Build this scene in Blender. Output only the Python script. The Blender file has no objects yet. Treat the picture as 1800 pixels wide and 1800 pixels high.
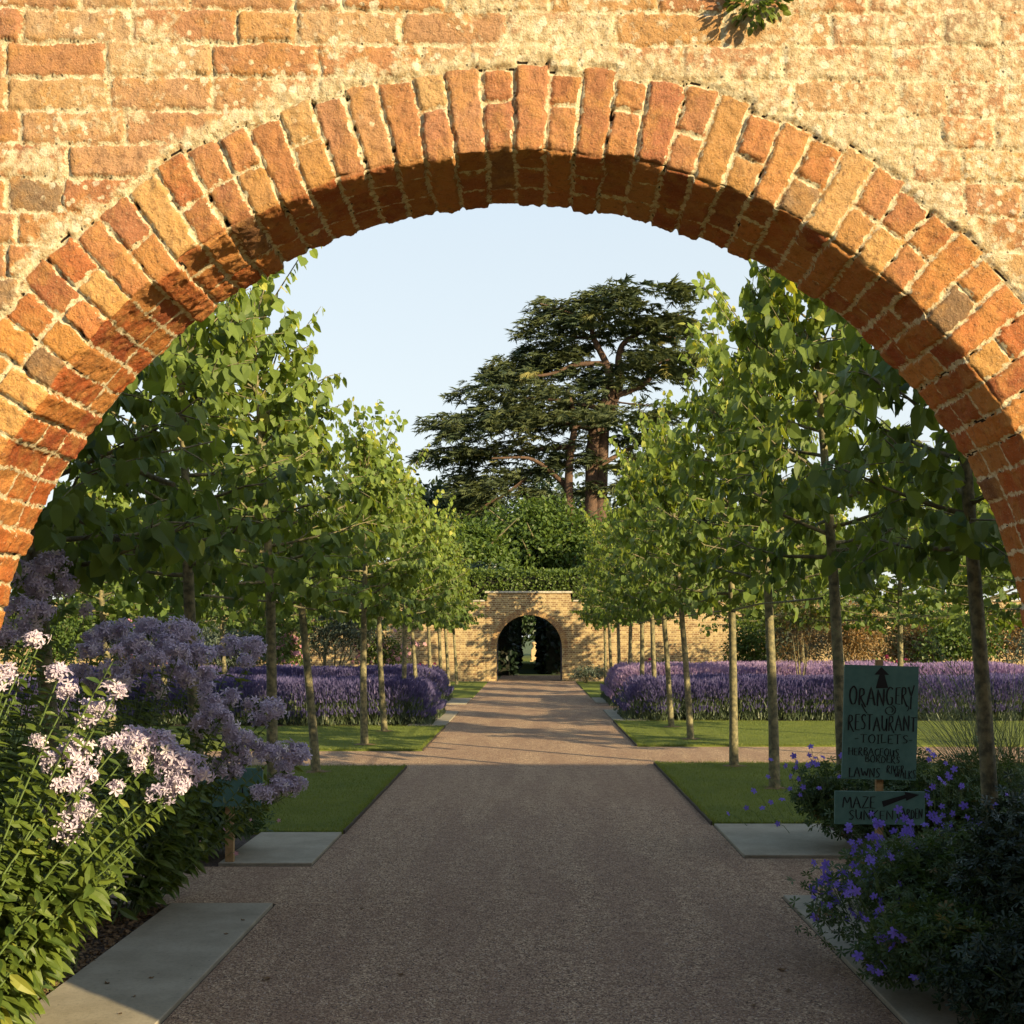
import bpy, math, random
import numpy as np

# ------------------------------------------------------------------ camera, sky, sun
S = bpy.context.scene
C = S.collection
F = 2110.0; HX, HY = 935.0, 1118.0; EYE = 1.7      # focal length (px of the 1800 px photograph), vanishing point, eye height
cam = bpy.data.cameras.new('camera'); camo = bpy.data.objects.new('camera', cam); C.objects.link(camo)
camo.location = (0, 0, EYE); camo.rotation_euler = (math.radians(90), 0, 0)
cam.sensor_width = 36; cam.lens = F/1800*36
cam.shift_x = -(HX-900)/1800; cam.shift_y = (HY-900)/1800
cam.clip_start = 0.05; cam.clip_end = 3000
S.camera = camo

SUN_AZ = math.radians(132)      # clockwise from +Y: behind the camera, to the right
SUN_EL = math.radians(18)
w = bpy.data.worlds.new('World'); S.world = w; w.use_nodes = True
nt = w.node_tree; bg = nt.nodes['Background']
sky = nt.nodes.new('ShaderNodeTexSky'); sky.sky_type = 'NISHITA'; sky.sun_disc = False
sky.sun_elevation = SUN_EL; sky.sun_rotation = SUN_AZ
sky.air_density = 1.0; sky.dust_density = 1.5; sky.ozone_density = 1.0
# summer haze low in the sky, clearing to blue overhead
def wn(ty): return nt.nodes.new(ty)
tc_ = wn('ShaderNodeTexCoord'); sx_ = wn('ShaderNodeSeparateXYZ'); nt.links.new(tc_.outputs['Generated'], sx_.inputs[0])
r1 = wn('ShaderNodeMapRange'); r1.interpolation_type = 'SMOOTHSTEP'; r1.inputs[1].default_value = .30; r1.inputs[2].default_value = .62; r1.inputs[3].default_value = .88; r1.inputs[4].default_value = 0
nt.links.new(sx_.outputs[2], r1.inputs[0])
r2 = wn('ShaderNodeMapRange'); r2.inputs[1].default_value = .0; r2.inputs[2].default_value = .36; nt.links.new(sx_.outputs[2], r2.inputs[0])
hz_ = wn('ShaderNodeMix'); hz_.data_type = 'RGBA'; hz_.inputs[6].default_value = (5.1, 5.3, 5.2, 1); hz_.inputs[7].default_value = (4.3, 4.9, 5.3, 1); nt.links.new(r2.outputs[0], hz_.inputs[0])
mx_ = wn('ShaderNodeMix'); mx_.data_type = 'RGBA'; nt.links.new(r1.outputs[0], mx_.inputs[0]); gn_ = wn('ShaderNodeMix'); gn_.data_type = 'RGBA'; gn_.blend_type = 'MULTIPLY'; gn_.inputs[0].default_value = 1; gn_.inputs[7].default_value = (2.2, 2.1, 2.0, 1)
nt.links.new(sky.outputs[0], gn_.inputs[6]); nt.links.new(gn_.outputs[2], mx_.inputs[6]); nt.links.new(hz_.outputs[2], mx_.inputs[7])
nt.links.new(mx_.outputs[2], bg.inputs[0]); bg.inputs[1].default_value = 0.085
sl = bpy.data.lights.new('sun', 'SUN'); sl.energy = 5.0; sl.angle = math.radians(0.55); sl.color = (1.0, 0.80, 0.48)
so = bpy.data.objects.new('sun', sl); C.objects.link(so); so.location = (20, -20, 20)
from mathutils import Vector, Matrix, Quaternion
sd_ = Vector((math.sin(SUN_AZ)*math.cos(SUN_EL), math.cos(SUN_AZ)*math.cos(SUN_EL), math.sin(SUN_EL)))
so.rotation_euler = sd_.to_track_quat('Z', 'Y').to_euler()
S.view_settings.view_transform = 'Standard'; S.view_settings.look = 'None'
S.view_settings.exposure = 1.0; S.view_settings.gamma = 1
S.cycles.max_bounces = 6; S.cycles.transparent_max_bounces = 8
S.cycles.diffuse_bounces = 3
S.render.use_persistent_data = False

def at(px, py, Y):
    return np.array([(px-HX)/F*Y, Y, EYE+(HY-py)/F*Y])

# ------------------------------------------------------------------ helpers
def tag(o, label=None, cat=None, group=None, kind=None):
    if label: o['label'] = label
    if cat: o['category'] = cat
    if group: o['group'] = group
    if kind: o['kind'] = kind
    return o

def empty(name, loc=(0, 0, 0), rz=0, label=None, cat=None, group=None):
    o = bpy.data.objects.new(name, None); C.objects.link(o); o.location = loc; o.rotation_euler.z = rz
    o.empty_display_size = 0.1
    return tag(o, label, cat, group)

def mesh(name, V, faces, mats, parent=None, attrs=None, midx=None, smooth=False, loc=None):
    """V (n,3); faces: list of int arrays (m,k)"""
    V = np.asarray(V, dtype=np.float32)
    me = bpy.data.meshes.new(name)
    me.vertices.add(len(V)); me.vertices.foreach_set('co', V.ravel())
    faces = [np.asarray(f, dtype=np.int32) for f in faces if len(f)]
    loops = np.concatenate([f.ravel() for f in faces])
    tot = np.concatenate([np.full(len(f), f.shape[1], dtype=np.int32) for f in faces])
    st = np.concatenate([[0], np.cumsum(tot)[:-1]]).astype(np.int32)
    me.loops.add(len(loops)); me.loops.foreach_set('vertex_index', loops)
    me.polygons.add(len(tot)); me.polygons.foreach_set('loop_start', st)
    try: me.polygons.foreach_set('loop_total', tot)
    except Exception: pass
    for m in (mats if isinstance(mats, (list, tuple)) else [mats]): me.materials.append(m)
    if midx is not None: me.polygons.foreach_set('material_index', np.asarray(midx, dtype=np.int32))
    me.polygons.foreach_set('use_smooth', np.full(len(tot), smooth, dtype=bool))
    for k, a in (attrs or {}).items():
        a = np.asarray(a, dtype=np.float32)
        if a.ndim == 1:
            at_ = me.attributes.new(k, 'FLOAT', 'POINT'); at_.data.foreach_set('value', a)
        else:
            at_ = me.attributes.new(k, 'FLOAT_COLOR', 'POINT')
            c = np.ones((len(a), 4), dtype=np.float32); c[:, :3] = a; at_.data.foreach_set('color', c.ravel())
    me.update(calc_edges=True); me.validate(clean_customdata=False)
    o = bpy.data.objects.new(name, me); C.objects.link(o)
    if parent: o.parent = parent
    if loc is not None: o.location = loc
    return o

class MB:
    """collects boxes, tubes and quads into one mesh"""
    def __init__(s): s.V = []; s.F = {}; s.n = 0
    def add(s, V, F):
        V = np.asarray(V, float); F = np.asarray(F, int)
        s.V.append(V); s.F.setdefault(F.shape[1], []).append(F+s.n); s.n += len(V)
    def box(s, x0, x1, y0, y1, z0, z1):
        V = [(x, y, z) for z in (z0, z1) for y in (y0, y1) for x in (x0, x1)]
        s.add(V, [(0, 2, 3, 1), (4, 5, 7, 6), (0, 1, 5, 4), (1, 3, 7, 5), (3, 2, 6, 7), (2, 0, 4, 6)])
    def cbox(s, x0, x1, y0, y1, z0, z1, c=0.004):
        """box whose top edges are chamfered"""
        V = [(x0, y0, z0), (x1, y0, z0), (x1, y1, z0), (x0, y1, z0), (x0, y0, z1-c), (x1, y0, z1-c), (x1, y1, z1-c), (x0, y1, z1-c),
             (x0+c, y0+c, z1), (x1-c, y0+c, z1), (x1-c, y1-c, z1), (x0+c, y1-c, z1)]
        s.add(V, [(3, 2, 1, 0), (0, 1, 5, 4), (1, 2, 6, 5), (2, 3, 7, 6), (3, 0, 4, 7), (4, 5, 9, 8), (5, 6, 10, 9), (6, 7, 11, 10), (7, 4, 8, 11), (8, 9, 10, 11)])
    def tube(s, P, R, n=7, cap=True):
        P = np.asarray(P, float); R = np.asarray(R, float)
        T = np.gradient(P, axis=0); T /= np.linalg.norm(T, axis=1)[:, None]+1e-9
        ref = np.array([0, 0, 1.0]) if abs(T[0][2]) < 0.8 else np.array([1.0, 0, 0])
        V = []
        a = np.arange(n)*2*np.pi/n
        for p, t, r in zip(P, T, R):
            u = np.cross(ref, t); u /= np.linalg.norm(u)+1e-9; v = np.cross(t, u)
            V.append(p+r*(np.cos(a)[:, None]*u+np.sin(a)[:, None]*v))
        V = np.concatenate(V); k = len(P)
        i = np.arange(k-1)[:, None]*n; j = np.arange(n)[None, :]; j2 = (j+1) % n
        Fq = np.stack([i+j, i+j2, i+n+j2, i+n+j], -1).reshape(-1, 4)
        s.add(V, Fq)
        if cap:
            s.add(np.vstack([V[-n:], P[-1]+T[-1]*R[-1]*.3]), [(q, (q+1) % n, n) for q in range(n)])
    def build(s, name, mat, parent=None, smooth=False, attrs=None, loc=None):
        V = np.vstack(s.V)
        return mesh(name, V, [np.vstack(f) for f in s.F.values()], mat, parent, smooth=smooth, attrs=attrs, loc=loc)

def norm(a): return a/(np.linalg.norm(a, axis=-1, keepdims=True)+1e-9)

def scatter(T, P, D, N, s, sx=None):
    """copies of a template (verts, [faces]) whose +Y goes along D and +Z near N; returns V, faces, index-of-instance per vertex"""
    tv, tf = T; tv = np.asarray(tv, float)
    D = norm(np.asarray(D, float)); X = norm(np.cross(D, N)); Z = np.cross(X, D)
    s = np.asarray(s, float)[:, None, None]; sx = s if sx is None else np.asarray(sx, float)[:, None, None]
    V = P[:, None, :] + sx*tv[None, :, 0:1]*X[:, None, :] + s*tv[None, :, 1:2]*D[:, None, :] + s*tv[None, :, 2:3]*Z[:, None, :]
    k = len(tv); n = len(P)
    off = (np.arange(n)*k)[:, None, None]
    return V.reshape(-1, 3), [(off+np.asarray(f)[None]).reshape(-1, np.asarray(f).shape[1]) for f in tf], np.repeat(np.arange(n), k)

# templates ----------------------------------------------------------
HEART = ([(0, 0, 0), (0, .5, -.05), (0, 1.03, -.16), (-.34, -.1, .05), (-.52, .28, .08), (-.36, .68, .0), (.34, -.1, .05), (.52, .28, .08), (.36, .68, .0)],
         [[(0, 1, 4, 3), (1, 2, 5, 4), (0, 6, 7, 1), (1, 7, 8, 2)]])
LANCE = ([(0, 0, 0), (0, .45, -.03), (0, 1, -.2), (-.13, .2, .03), (-.15, .5, .02), (.13, .2, .03), (.15, .5, .02), (0, .8, -.11), (-.08, .8, -.08), (.08, .8, -.08)],
         [[(0, 1, 4, 3), (1, 7, 8, 4), (0, 5, 6, 1), (1, 6, 9, 7)], [(7, 2, 8), (7, 9, 2)]])
OVAL = ([(0, 0, 0), (-.3, .35, .06), (-.22, .75, .0), (0, 1, -.1), (.22, .75, .0), (.3, .35, .06), (0, .5, -.04)],
        [[(0, 6, 2, 1), (0, 5, 4, 6)], [(6, 3, 2), (6, 4, 3)]])
LEAF3 = ([(0, 0, 0), (-.35, .5, .08), (0, 1, -.05), (.35, .5, .08)], [[(0, 2, 1), (0, 3, 2)]])
BLADE = ([(-.5, 0, 0), (.5, 0, 0), (.25, .55, .08), (-.25, .55, .08), (0, 1, .3)], [[(0, 1, 2, 3)], [(3, 2, 4)]])
def petals(n, w, droop, notch=0, cup=.12):
    V = [(0, 0, 0)]; Fc = []
    for k in range(n):
        a = 2*math.pi*k/n
        def q(r, b, z): V.append((r*math.cos(a+b), r*math.sin(a+b), z)); return len(V)-1
        i1 = q(.45, -w, cup); i2 = q(1-notch, -w*.45, droop); i3 = q(1-notch*.3, w*.3, droop); i4 = q(.5, w, cup)
        Fc.append((0, i1, i2, i3)); Fc.append((0, i3, i4, 0))
    q4 = [f for f in Fc if f[3] != 0]; q3 = [f[:3] for f in Fc if f[3] == 0]
    return (np.array(V)[:, [0, 1, 2]], [q4, q3])
STAR = petals(5, .42, -.02)
ROUND5 = petals(5, .66, -.03, .0)
def flat_to_z(T):
    """template whose face looks along +Y (the D direction)"""
    v = np.asarray(T[0], float); return (np.stack([v[:, 0], v[:, 2], v[:, 1]], 1), T[1])
STAR_D = flat_to_z(STAR); ROUND_D = flat_to_z(ROUND5)
def palmate():
    V = [(0, 0, 0)]; Fc = []
    for k in range(5):
        a = math.radians(90+(k-2)*52); b = math.radians(17)
        i = len(V)
        V += [(.55*math.cos(a-b), .55*math.sin(a-b), .02), (1*math.cos(a-b*.5), 1*math.sin(a-b*.5), -.08), (1*math.cos(a+b*.5), 1*math.sin(a+b*.5), -.08), (.55*math.cos(a+b), .55*math.sin(a+b), .02)]
        Fc += [(0, i, i+1, i+2)]; Fc += [(0, i+2, i+3, 0)]
    return (V, [[f for f in Fc if f[3] != 0], [f[:3] for f in Fc if f[3] == 0]])
PALM = palmate()
def tuftT():
    V = []; Fc = []
    rng = np.random.default_rng(5)
    for k in range(7):
        a = (k-3)*.34+rng.normal()*.1; L = rng.uniform(.7, 1.1); z = rng.uniform(-.18, .14)
        b = rng.uniform(0, .25)
        o = np.array([0, b, 0]); d = np.array([math.sin(a), math.cos(a), z]); s_ = np.array([math.cos(a), -math.sin(a), .3])*.055
        i = len(V); V += [o-s_, o+s_, o+d*L*.6+s_*1.1, o+d*L+np.array([0, 0, -.12]), o+d*L*.6-s_*1.1]
        Fc.append((i, i+1, i+2, i+3)); Fc.append((i, i+3, i+4))
    return (V, [[f for f in Fc if len(f) == 4], [f for f in Fc if len(f) == 3]])
TUFT = tuftT()

# materials ----------------------------------------------------------
def new_mat(name):
    m = bpy.data.materials.new(name); m.use_nodes = True; t = m.node_tree
    return m, t, t.nodes['Principled BSDF'], t.nodes['Material Output']
def N(t, ty, **k):
    n = t.nodes.new(ty)
    for a, b in k.items():
        if a.startswith('i_'):
            key = a[2:]; key = int(key) if key.isdigit() else key.replace('_', ' ')
            n.inputs[key].default_value = b
        else: setattr(n, a, b)
    return n
def mixc(t, fac, a, b, blend='MIX'):
    n = t.nodes.new('ShaderNodeMix'); n.data_type = 'RGBA'; n.blend_type = blend
    for s_, v in ((0, fac), (6, a), (7, b)):
        if hasattr(v, 'links'): t.links.new(v, n.inputs[s_])
        elif s_ == 0: n.inputs[0].default_value = v
        else: n.inputs[s_].default_value = (*v, 1)
    return n.outputs[2]
def mth(t, op, a, b=0.0, c=None, clamp=False):
    n = t.nodes.new('ShaderNodeMath'); n.operation = op; n.use_clamp = clamp
    for k, v in enumerate((a, b, c)):
        if v is None: continue
        if hasattr(v, 'links'): t.links.new(v, n.inputs[k])
        else: n.inputs[k].default_value = v
    return n.outputs[0]
def sstep(t, x, lo, hi):
    n = t.nodes.new('ShaderNodeMapRange'); n.interpolation_type = 'SMOOTHSTEP'
    t.links.new(x, n.inputs[0]); n.inputs[1].default_value = lo; n.inputs[2].default_value = hi
    return n.outputs[0]
def noise(t, co, scale, detail=4, rough=.55, dist=0):
    n = N(t, 'ShaderNodeTexNoise'); n.inputs['Scale'].default_value = scale; n.inputs['Detail'].default_value = detail
    n.inputs['Roughness'].default_value = rough; n.inputs['Distortion'].default_value = dist
    t.links.new(co, n.inputs['Vector']); return n.outputs['Fac']
def bump(t, h, strength, dist, prev=None):
    n = N(t, 'ShaderNodeBump'); n.inputs['Strength'].default_value = strength; n.inputs['Distance'].default_value = dist
    t.links.new(h, n.inputs['Height'])
    if prev is not None: t.links.new(prev, n.inputs['Normal'])
    return n.outputs[0]

def leaf_mat(name, c1, c2, c3=None, trans=.35, rough=.45, tcol=None, spec=.35):
    m, t, p, out = new_mat(name)
    a = N(t, 'ShaderNodeAttribute', attribute_name='rnd').outputs['Fac']
    cr = N(t, 'ShaderNodeValToRGB'); e = cr.color_ramp.elements
    e[0].color = (*c1, 1); e[1].color = (*c2, 1)
    if c3: x = cr.color_ramp.elements.new(.86); x.color = (*c2, 1); e[-1].color = (*c3, 1)
    t.links.new(a, cr.inputs[0]); col = cr.outputs[0]
    t.links.new(col, p.inputs['Base Color']); p.inputs['Roughness'].default_value = rough
    p.inputs['Specular IOR Level'].default_value = spec
    tr = N(t, 'ShaderNodeBsdfTranslucent')
    tc = mixc(t, 1.0, col, tcol or (1.5, 1.35, .6), 'MULTIPLY'); t.links.new(tc, tr.inputs[0])
    mx = N(t, 'ShaderNodeMixShader'); mx.inputs[0].default_value = trans
    t.links.new(p.outputs[0], mx.inputs[1]); t.links.new(tr.outputs[0], mx.inputs[2]); t.links.new(mx.outputs[0], out.inputs[0])
    return m
def plain(name, c, rough=.7, nscale=0, c2=None, bscale=0, bdist=.002, metal=0, spec=.4):
    m, t, p, out = new_mat(name)
    co = N(t, 'ShaderNodeTexCoord').outputs['Object']
    if nscale:
        f = noise(t, co, nscale, 6, .6); f = sstep(t, f, .35, .65)
        t.links.new(mixc(t, f, c, c2), p.inputs['Base Color'])
    else: p.inputs['Base Color'].default_value = (*c, 1)
    if bscale: t.links.new(bump(t, noise(t, co, bscale, 6, .65), 1, bdist), p.inputs['Normal'])
    p.inputs['Roughness'].default_value = rough; p.inputs['Metallic'].default_value = metal; p.inputs['Specular IOR Level'].default_value = spec
    return m

M = {}
M['lime'] = leaf_mat('lime_leaf', (.070, .120, .034), (.22, .295, .055), (.48, .48, .10), trans=.48, rough=.5, spec=.25, tcol=(1.6, 1.35, .55))
M['wood_leaf'] = leaf_mat('woodland_leaf', (.05, .09, .018), (.12, .18, .03), (.20, .25, .05), trans=.4)
M['yew'] = leaf_mat('yew_leaf', (.008, .018, .008), (.016, .032, .012), trans=.1)
M['yewlit'] = leaf_mat('dark_evergreen_leaf', (.02, .04, .018), (.05, .075, .03), trans=.15)
M['hedge'] = leaf_mat('clipped_hedge_leaf', (.06, .10, .02), (.13, .18, .03), trans=.35)
M['silver'] = leaf_mat('silver_leaf', (.06, .085, .06), (.14, .17, .11), (.22, .24, .14), trans=.25, tcol=(1.2, 1.2, .8))
M['gold'] = leaf_mat('golden_leaf', (.12, .085, .03), (.28, .17, .05), (.42, .22, .07), trans=.3, tcol=(1.3, 1, .6))
M['cedar'] = leaf_mat('cedar_needles', (.045, .070, .040), (.13, .15, .055), (.26, .24, .08), trans=.25, rough=.6, spec=.2)
M['bell'] = leaf_mat('bellflower_leaf', (.045, .085, .018), (.14, .19, .03), (.26, .28, .05), trans=.33, rough=.45)
M['geran'] = leaf_mat('geranium_leaf', (.035, .07, .022), (.085, .135, .04), (.17, .13, .05), trans=.3)
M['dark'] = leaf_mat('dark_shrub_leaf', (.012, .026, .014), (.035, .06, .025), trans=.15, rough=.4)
M['lavleaf'] = leaf_mat('lavender_stems', (.05, .075, .04), (.11, .14, .06), (.20, .19, .08), trans=.2, tcol=(1.2, 1.2, .7))
M['lavspike'] = leaf_mat('lavender_flowers', (.09, .082, .19), (.17, .145, .29), (.31, .26, .40), trans=.25, tcol=(1.1, .9, 1.2), rough=.7)
M['lavpink'] = leaf_mat('pale_lavender_flowers', (.27, .20, .36), (.42, .31, .44), (.53, .41, .50), trans=.25, tcol=(1.1, .9, 1.2), rough=.7)
M['petal'] = leaf_mat('bellflower_petals', (.42, .37, .50), (.70, .61, .70), (.82, .74, .72), trans=.24, tcol=(1.05, 1, 1.05), rough=.6)
M['violet'] = leaf_mat('geranium_petals', (.14, .10, .50), (.28, .20, .68), (.40, .30, .76), trans=.3, tcol=(1.1, 1, 1.3), rough=.6)
M['pink'] = leaf_mat('rose_petals', (.55, .25, .32), (.70, .42, .45), trans=.3, tcol=(1.1, 1, 1), rough=.6)
M['crimson'] = leaf_mat('crimson_flowers', (.25, .01, .06), (.40, .03, .12), trans=.2, tcol=(1, 1, 1), rough=.6)
M['grass'] = leaf_mat('lawn_grass_blades', (.095, .14, .025), (.20, .235, .035), (.34, .31, .07), trans=.35, rough=.6)
M['reed'] = leaf_mat('tall_grass_blades', (.05, .085, .03), (.10, .13, .045), (.22, .21, .09), trans=.25, tcol=(1.2, 1.1, .7))
M['stem'] = plain('green_stem', (.10, .15, .04), .6)
M['bark'] = plain('lime_bark', (.085, .08, .045), .85, 18, (.24, .205, .10), 70, .006)
M['cbark'] = plain('cedar_bark', (.07, .042, .028), .9, 4, (.12, .07, .043), 12, .05)
M['soil'] = plain('bed_soil', (.035, .024, .017), .95, 25, (.09, .06, .04), 60, .02)
M['green_board'] = plain('green_painted_board', (.075, .17, .145), .55, 14, (.095, .20, .17), 60, .0006)
M['black_paint'] = plain('black_paint', (.012, .012, .014), .5)
M['postwood'] = plain('tan_wood', (.30, .19, .08), .8, 22, (.42, .27, .12), 120, .001)
M['gate'] = plain('gate_dark_paint', (.035, .035, .045), .6, 10, (.05, .05, .06))
M['gatel'] = plain('gate_mossy_wood', (.14, .12, .05), .8, 10, (.2, .17, .07))
M['coping'] = plain('coping_stone', (.32, .28, .2), .85, 9, (.5, .45, .34), 60, .004)
M['steel'] = plain('rusty_edging', (.05, .035, .025), .8)
M['white_tag'] = plain('white_plastic', (.75, .73, .66), .5)
M['dryleaf'] = plain('dry_leaf', (.11, .065, .03), .8, 60, (.2, .12, .05))
M['terra'] = plain('sandy_stone', (.5, .36, .18), .8, 9, (.6, .42, .22))

# gravel
m, t, p, out = new_mat('pinkish_gravel'); M['gravel'] = m
co = N(t, 'ShaderNodeTexCoord').outputs['Object']
v = N(t, 'ShaderNodeTexVoronoi'); v.inputs['Scale'].default_value = 115; t.links.new(co, v.inputs['Vector'])
v2 = N(t, 'ShaderNodeTexVoronoi'); v2.inputs['Scale'].default_value = 34; t.links.new(co, v2.inputs['Vector'])
sep = N(t, 'ShaderNodeSeparateColor'); t.links.new(v.outputs['Color'], sep.inputs[0])
cr = N(t, 'ShaderNodeValToRGB'); e = cr.color_ramp.elements
e[0].color = (.10, .07, .055, 1); e[1].color = (.82, .72, .55, 1)
for pp, cc in ((.25, (.28, .205, .145)), (.6, (.44, .335, .235)), (.85, (.57, .45, .32))):
    x = e.new(pp); x.color = (*cc, 1)
t.links.new(sep.outputs[0], cr.inputs[0])
mpg = N(t, 'ShaderNodeMapping'); mpg.inputs['Scale'].default_value = (2.4, .35, 1); t.links.new(co, mpg.inputs[0])
big = noise(t, mpg.outputs[0], 1.0, 6, .62, .4); big = sstep(t, big, .38, .62)
mid = noise(t, co, 9, 5, .7); mid = sstep(t, mid, .4, .7)
c_ = mixc(t, mth(t, 'MULTIPLY', big, .5), cr.outputs[0], (.27, .19, .145))
c_ = mixc(t, mth(t, 'MULTIPLY', mid, .4), c_, (.16, .105, .075)); c_ = mixc(t, 1.0, c_, (.98, .86, .74), 'MULTIPLY')
t.links.new(c_, p.inputs['Base Color']); p.inputs['Roughness'].default_value = .9; p.inputs['Specular IOR Level'].default_value = .2
b1 = bump(t, noise(t, co, 3, 4), .6, .03)
b2 = bump(t, v2.outputs['Distance'], .7, .012, b1)
t.links.new(bump(t, v.outputs['Distance'], .9, .008, b2), p.inputs['Normal'])
# lawn base
m, t, p, out = new_mat('lawn_turf'); M['turf'] = m
co = N(t, 'ShaderNodeTexCoord').outputs['Object']
f1 = sstep(t, noise(t, co, 2.2, 5, .6), .35, .65); f2 = sstep(t, noise(t, co, 160, 3, .7), .35, .65)
c_ = mixc(t, f1, (.095, .13, .025), (.15, .18, .033)); c_ = mixc(t, mth(t, 'MULTIPLY', f2, .5), c_, (.20, .21, .05))
t.links.new(c_, p.inputs['Base Color']); p.inputs['Roughness'].default_value = .9; p.inputs['Specular IOR Level'].default_value = .1
t.links.new(bump(t, noise(t, co, 220, 2, .8), .8, .012), p.inputs['Normal'])
# far ground
M['ground'] = plain('rough_grassland', (.05, .085, .02), .95, 1.2, (.09, .11, .03), 30, .02)
# slabs
m, t, p, out = new_mat('grey_paving_slab'); M['slab'] = m
co = N(t, 'ShaderNodeTexCoord').outputs['Object']
f1 = sstep(t, noise(t, co, 3, 6, .65), .3, .7); f2 = sstep(t, noise(t, co, 45, 5, .7), .45, .75)
c_ = mixc(t, f1, (.26, .225, .155), (.36, .315, .225)); c_ = mixc(t, mth(t, 'MULTIPLY', f2, .35), c_, (.085, .08, .06))
vd = N(t, 'ShaderNodeTexVoronoi'); vd.inputs['Scale'].default_value = 9; vd.inputs['Randomness'].default_value = 1; t.links.new(co, vd.inputs['Vector'])
spot = mth(t, 'SUBTRACT', 1.0, sstep(t, vd.outputs['Distance'], .03, .07))
c_ = mixc(t, mth(t, 'MULTIPLY', spot, .7), c_, (.07, .06, .045))
t.links.new(c_, p.inputs['Base Color']); p.inputs['Roughness'].default_value = .8; p.inputs['Specular IOR Level'].default_value = .3
t.links.new(bump(t, noise(t, co, 90, 6, .7), .6, .003), p.inputs['Normal'])

# old brick with attributes (near wall)
m, t, p, out = new_mat('old_orange_brick'); M['brick'] = m
co = N(t, 'ShaderNodeTexCoord').outputs['Object']
bc = N(t, 'ShaderNodeAttribute', attribute_name='col').outputs['Color']
sdn = N(t, 'ShaderNodeAttribute', attribute_name='sd').outputs['Fac']
lim = N(t, 'ShaderNodeAttribute', attribute_name='lime').outputs['Fac']
n1 = noise(t, co, 55, 8, .65); n2 = noise(t, co, 18, 6, .6); n3 = noise(t, co, 190, 5, .7); n4 = noise(t, co, 7, 5, .6)
c_ = mixc(t, mth(t, 'MULTIPLY', sstep(t, n2, .42, .66), .55), bc, (.50, .255, .075))
c_ = mixc(t, mth(t, 'MULTIPLY', sstep(t, n1, .52, .68), .55), c_, (.16, .075, .04))
c_ = mixc(t, mth(t, 'MULTIPLY', sstep(t, n3, .56, .68), .45), c_, (.62, .44, .24))
mo = mixc(t, sstep(t, n1, .35, .65), (.48, .36, .19), (.76, .64, .42))
mo = mixc(t, mth(t, 'MULTIPLY', sstep(t, n3, .55, .7), .75), mo, (.17, .13, .07))
mm = sstep(t, mth(t, 'SUBTRACT', mth(t, 'MULTIPLY', mth(t, 'SUBTRACT', n1, .5), .03), sdn), -.0015, .0015)
lm = sstep(t, mth(t, 'ADD', mth(t, 'ADD', mth(t, 'MULTIPLY', n2, .9), mth(t, 'MULTIPLY', n1, .8)), lim), .80, 1.02)
mm2 = mth(t, 'MAXIMUM', mm, mth(t, 'MULTIPLY', lm, .82))
c_ = mixc(t, mm2, c_, mo)
for sc, th, colr, gate in ((26, .22, (.80, .72, .54), .44), (47, .24, (.74, .64, .44), .42)):
    vo = N(t, 'ShaderNodeTexVoronoi'); vo.inputs['Scale'].default_value = sc; t.links.new(co, vo.inputs['Vector'])
    g = sstep(t, mth(t, 'ADD', n4, mth(t, 'MULTIPLY', lim, .45)), gate, gate+.1)
    dd = mth(t, 'ADD', vo.outputs['Distance'], mth(t, 'MULTIPLY', mth(t, 'SUBTRACT', n3, .5), .35))
    sp = mth(t, 'MULTIPLY', mth(t, 'SUBTRACT', 1.0, sstep(t, dd, th, th+.07)), g)
    c_ = mixc(t, mth(t, 'MULTIPLY', sp, .75), c_, colr)
vo = N(t, 'ShaderNodeTexVoronoi'); vo.inputs['Scale'].default_value = 60; t.links.new(co, vo.inputs['Vector'])
pit = mth(t, 'MULTIPLY', mth(t, 'SUBTRACT', 1.0, sstep(t, vo.outputs['Distance'], .10, .22)), mth(t, 'ADD', mth(t, 'MULTIPLY', mm, .7), .22))
c_ = mixc(t, mth(t, 'MULTIPLY', pit, .8), c_, (.06, .04, .025))
t.links.new(c_, p.inputs['Base Color']); p.inputs['Roughness'].default_value = .92; p.inputs['Specular IOR Level'].default_value = .15
pa = N(t, 'ShaderNodeAttribute', attribute_name='pit').outputs['Fac']
c_ = mixc(t, sstep(t, mth(t, 'ADD', pa, mth(t, 'MULTIPLY', mth(t, 'SUBTRACT', n1, .5), .5)), .45, .7), c_, (.03, .02, .014)); t.links.new(c_, p.inputs['Base Color'])
bb = bump(t, n2, 1, .010); bb = bump(t, n1, 1, .008, bb); bb = bump(t, n3, 1, .006, bb); bb = bump(t, mth(t, 'SUBTRACT', 1.0, pit), .8, .006, bb)
t.links.new(bb, p.inputs['Normal'])

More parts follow.
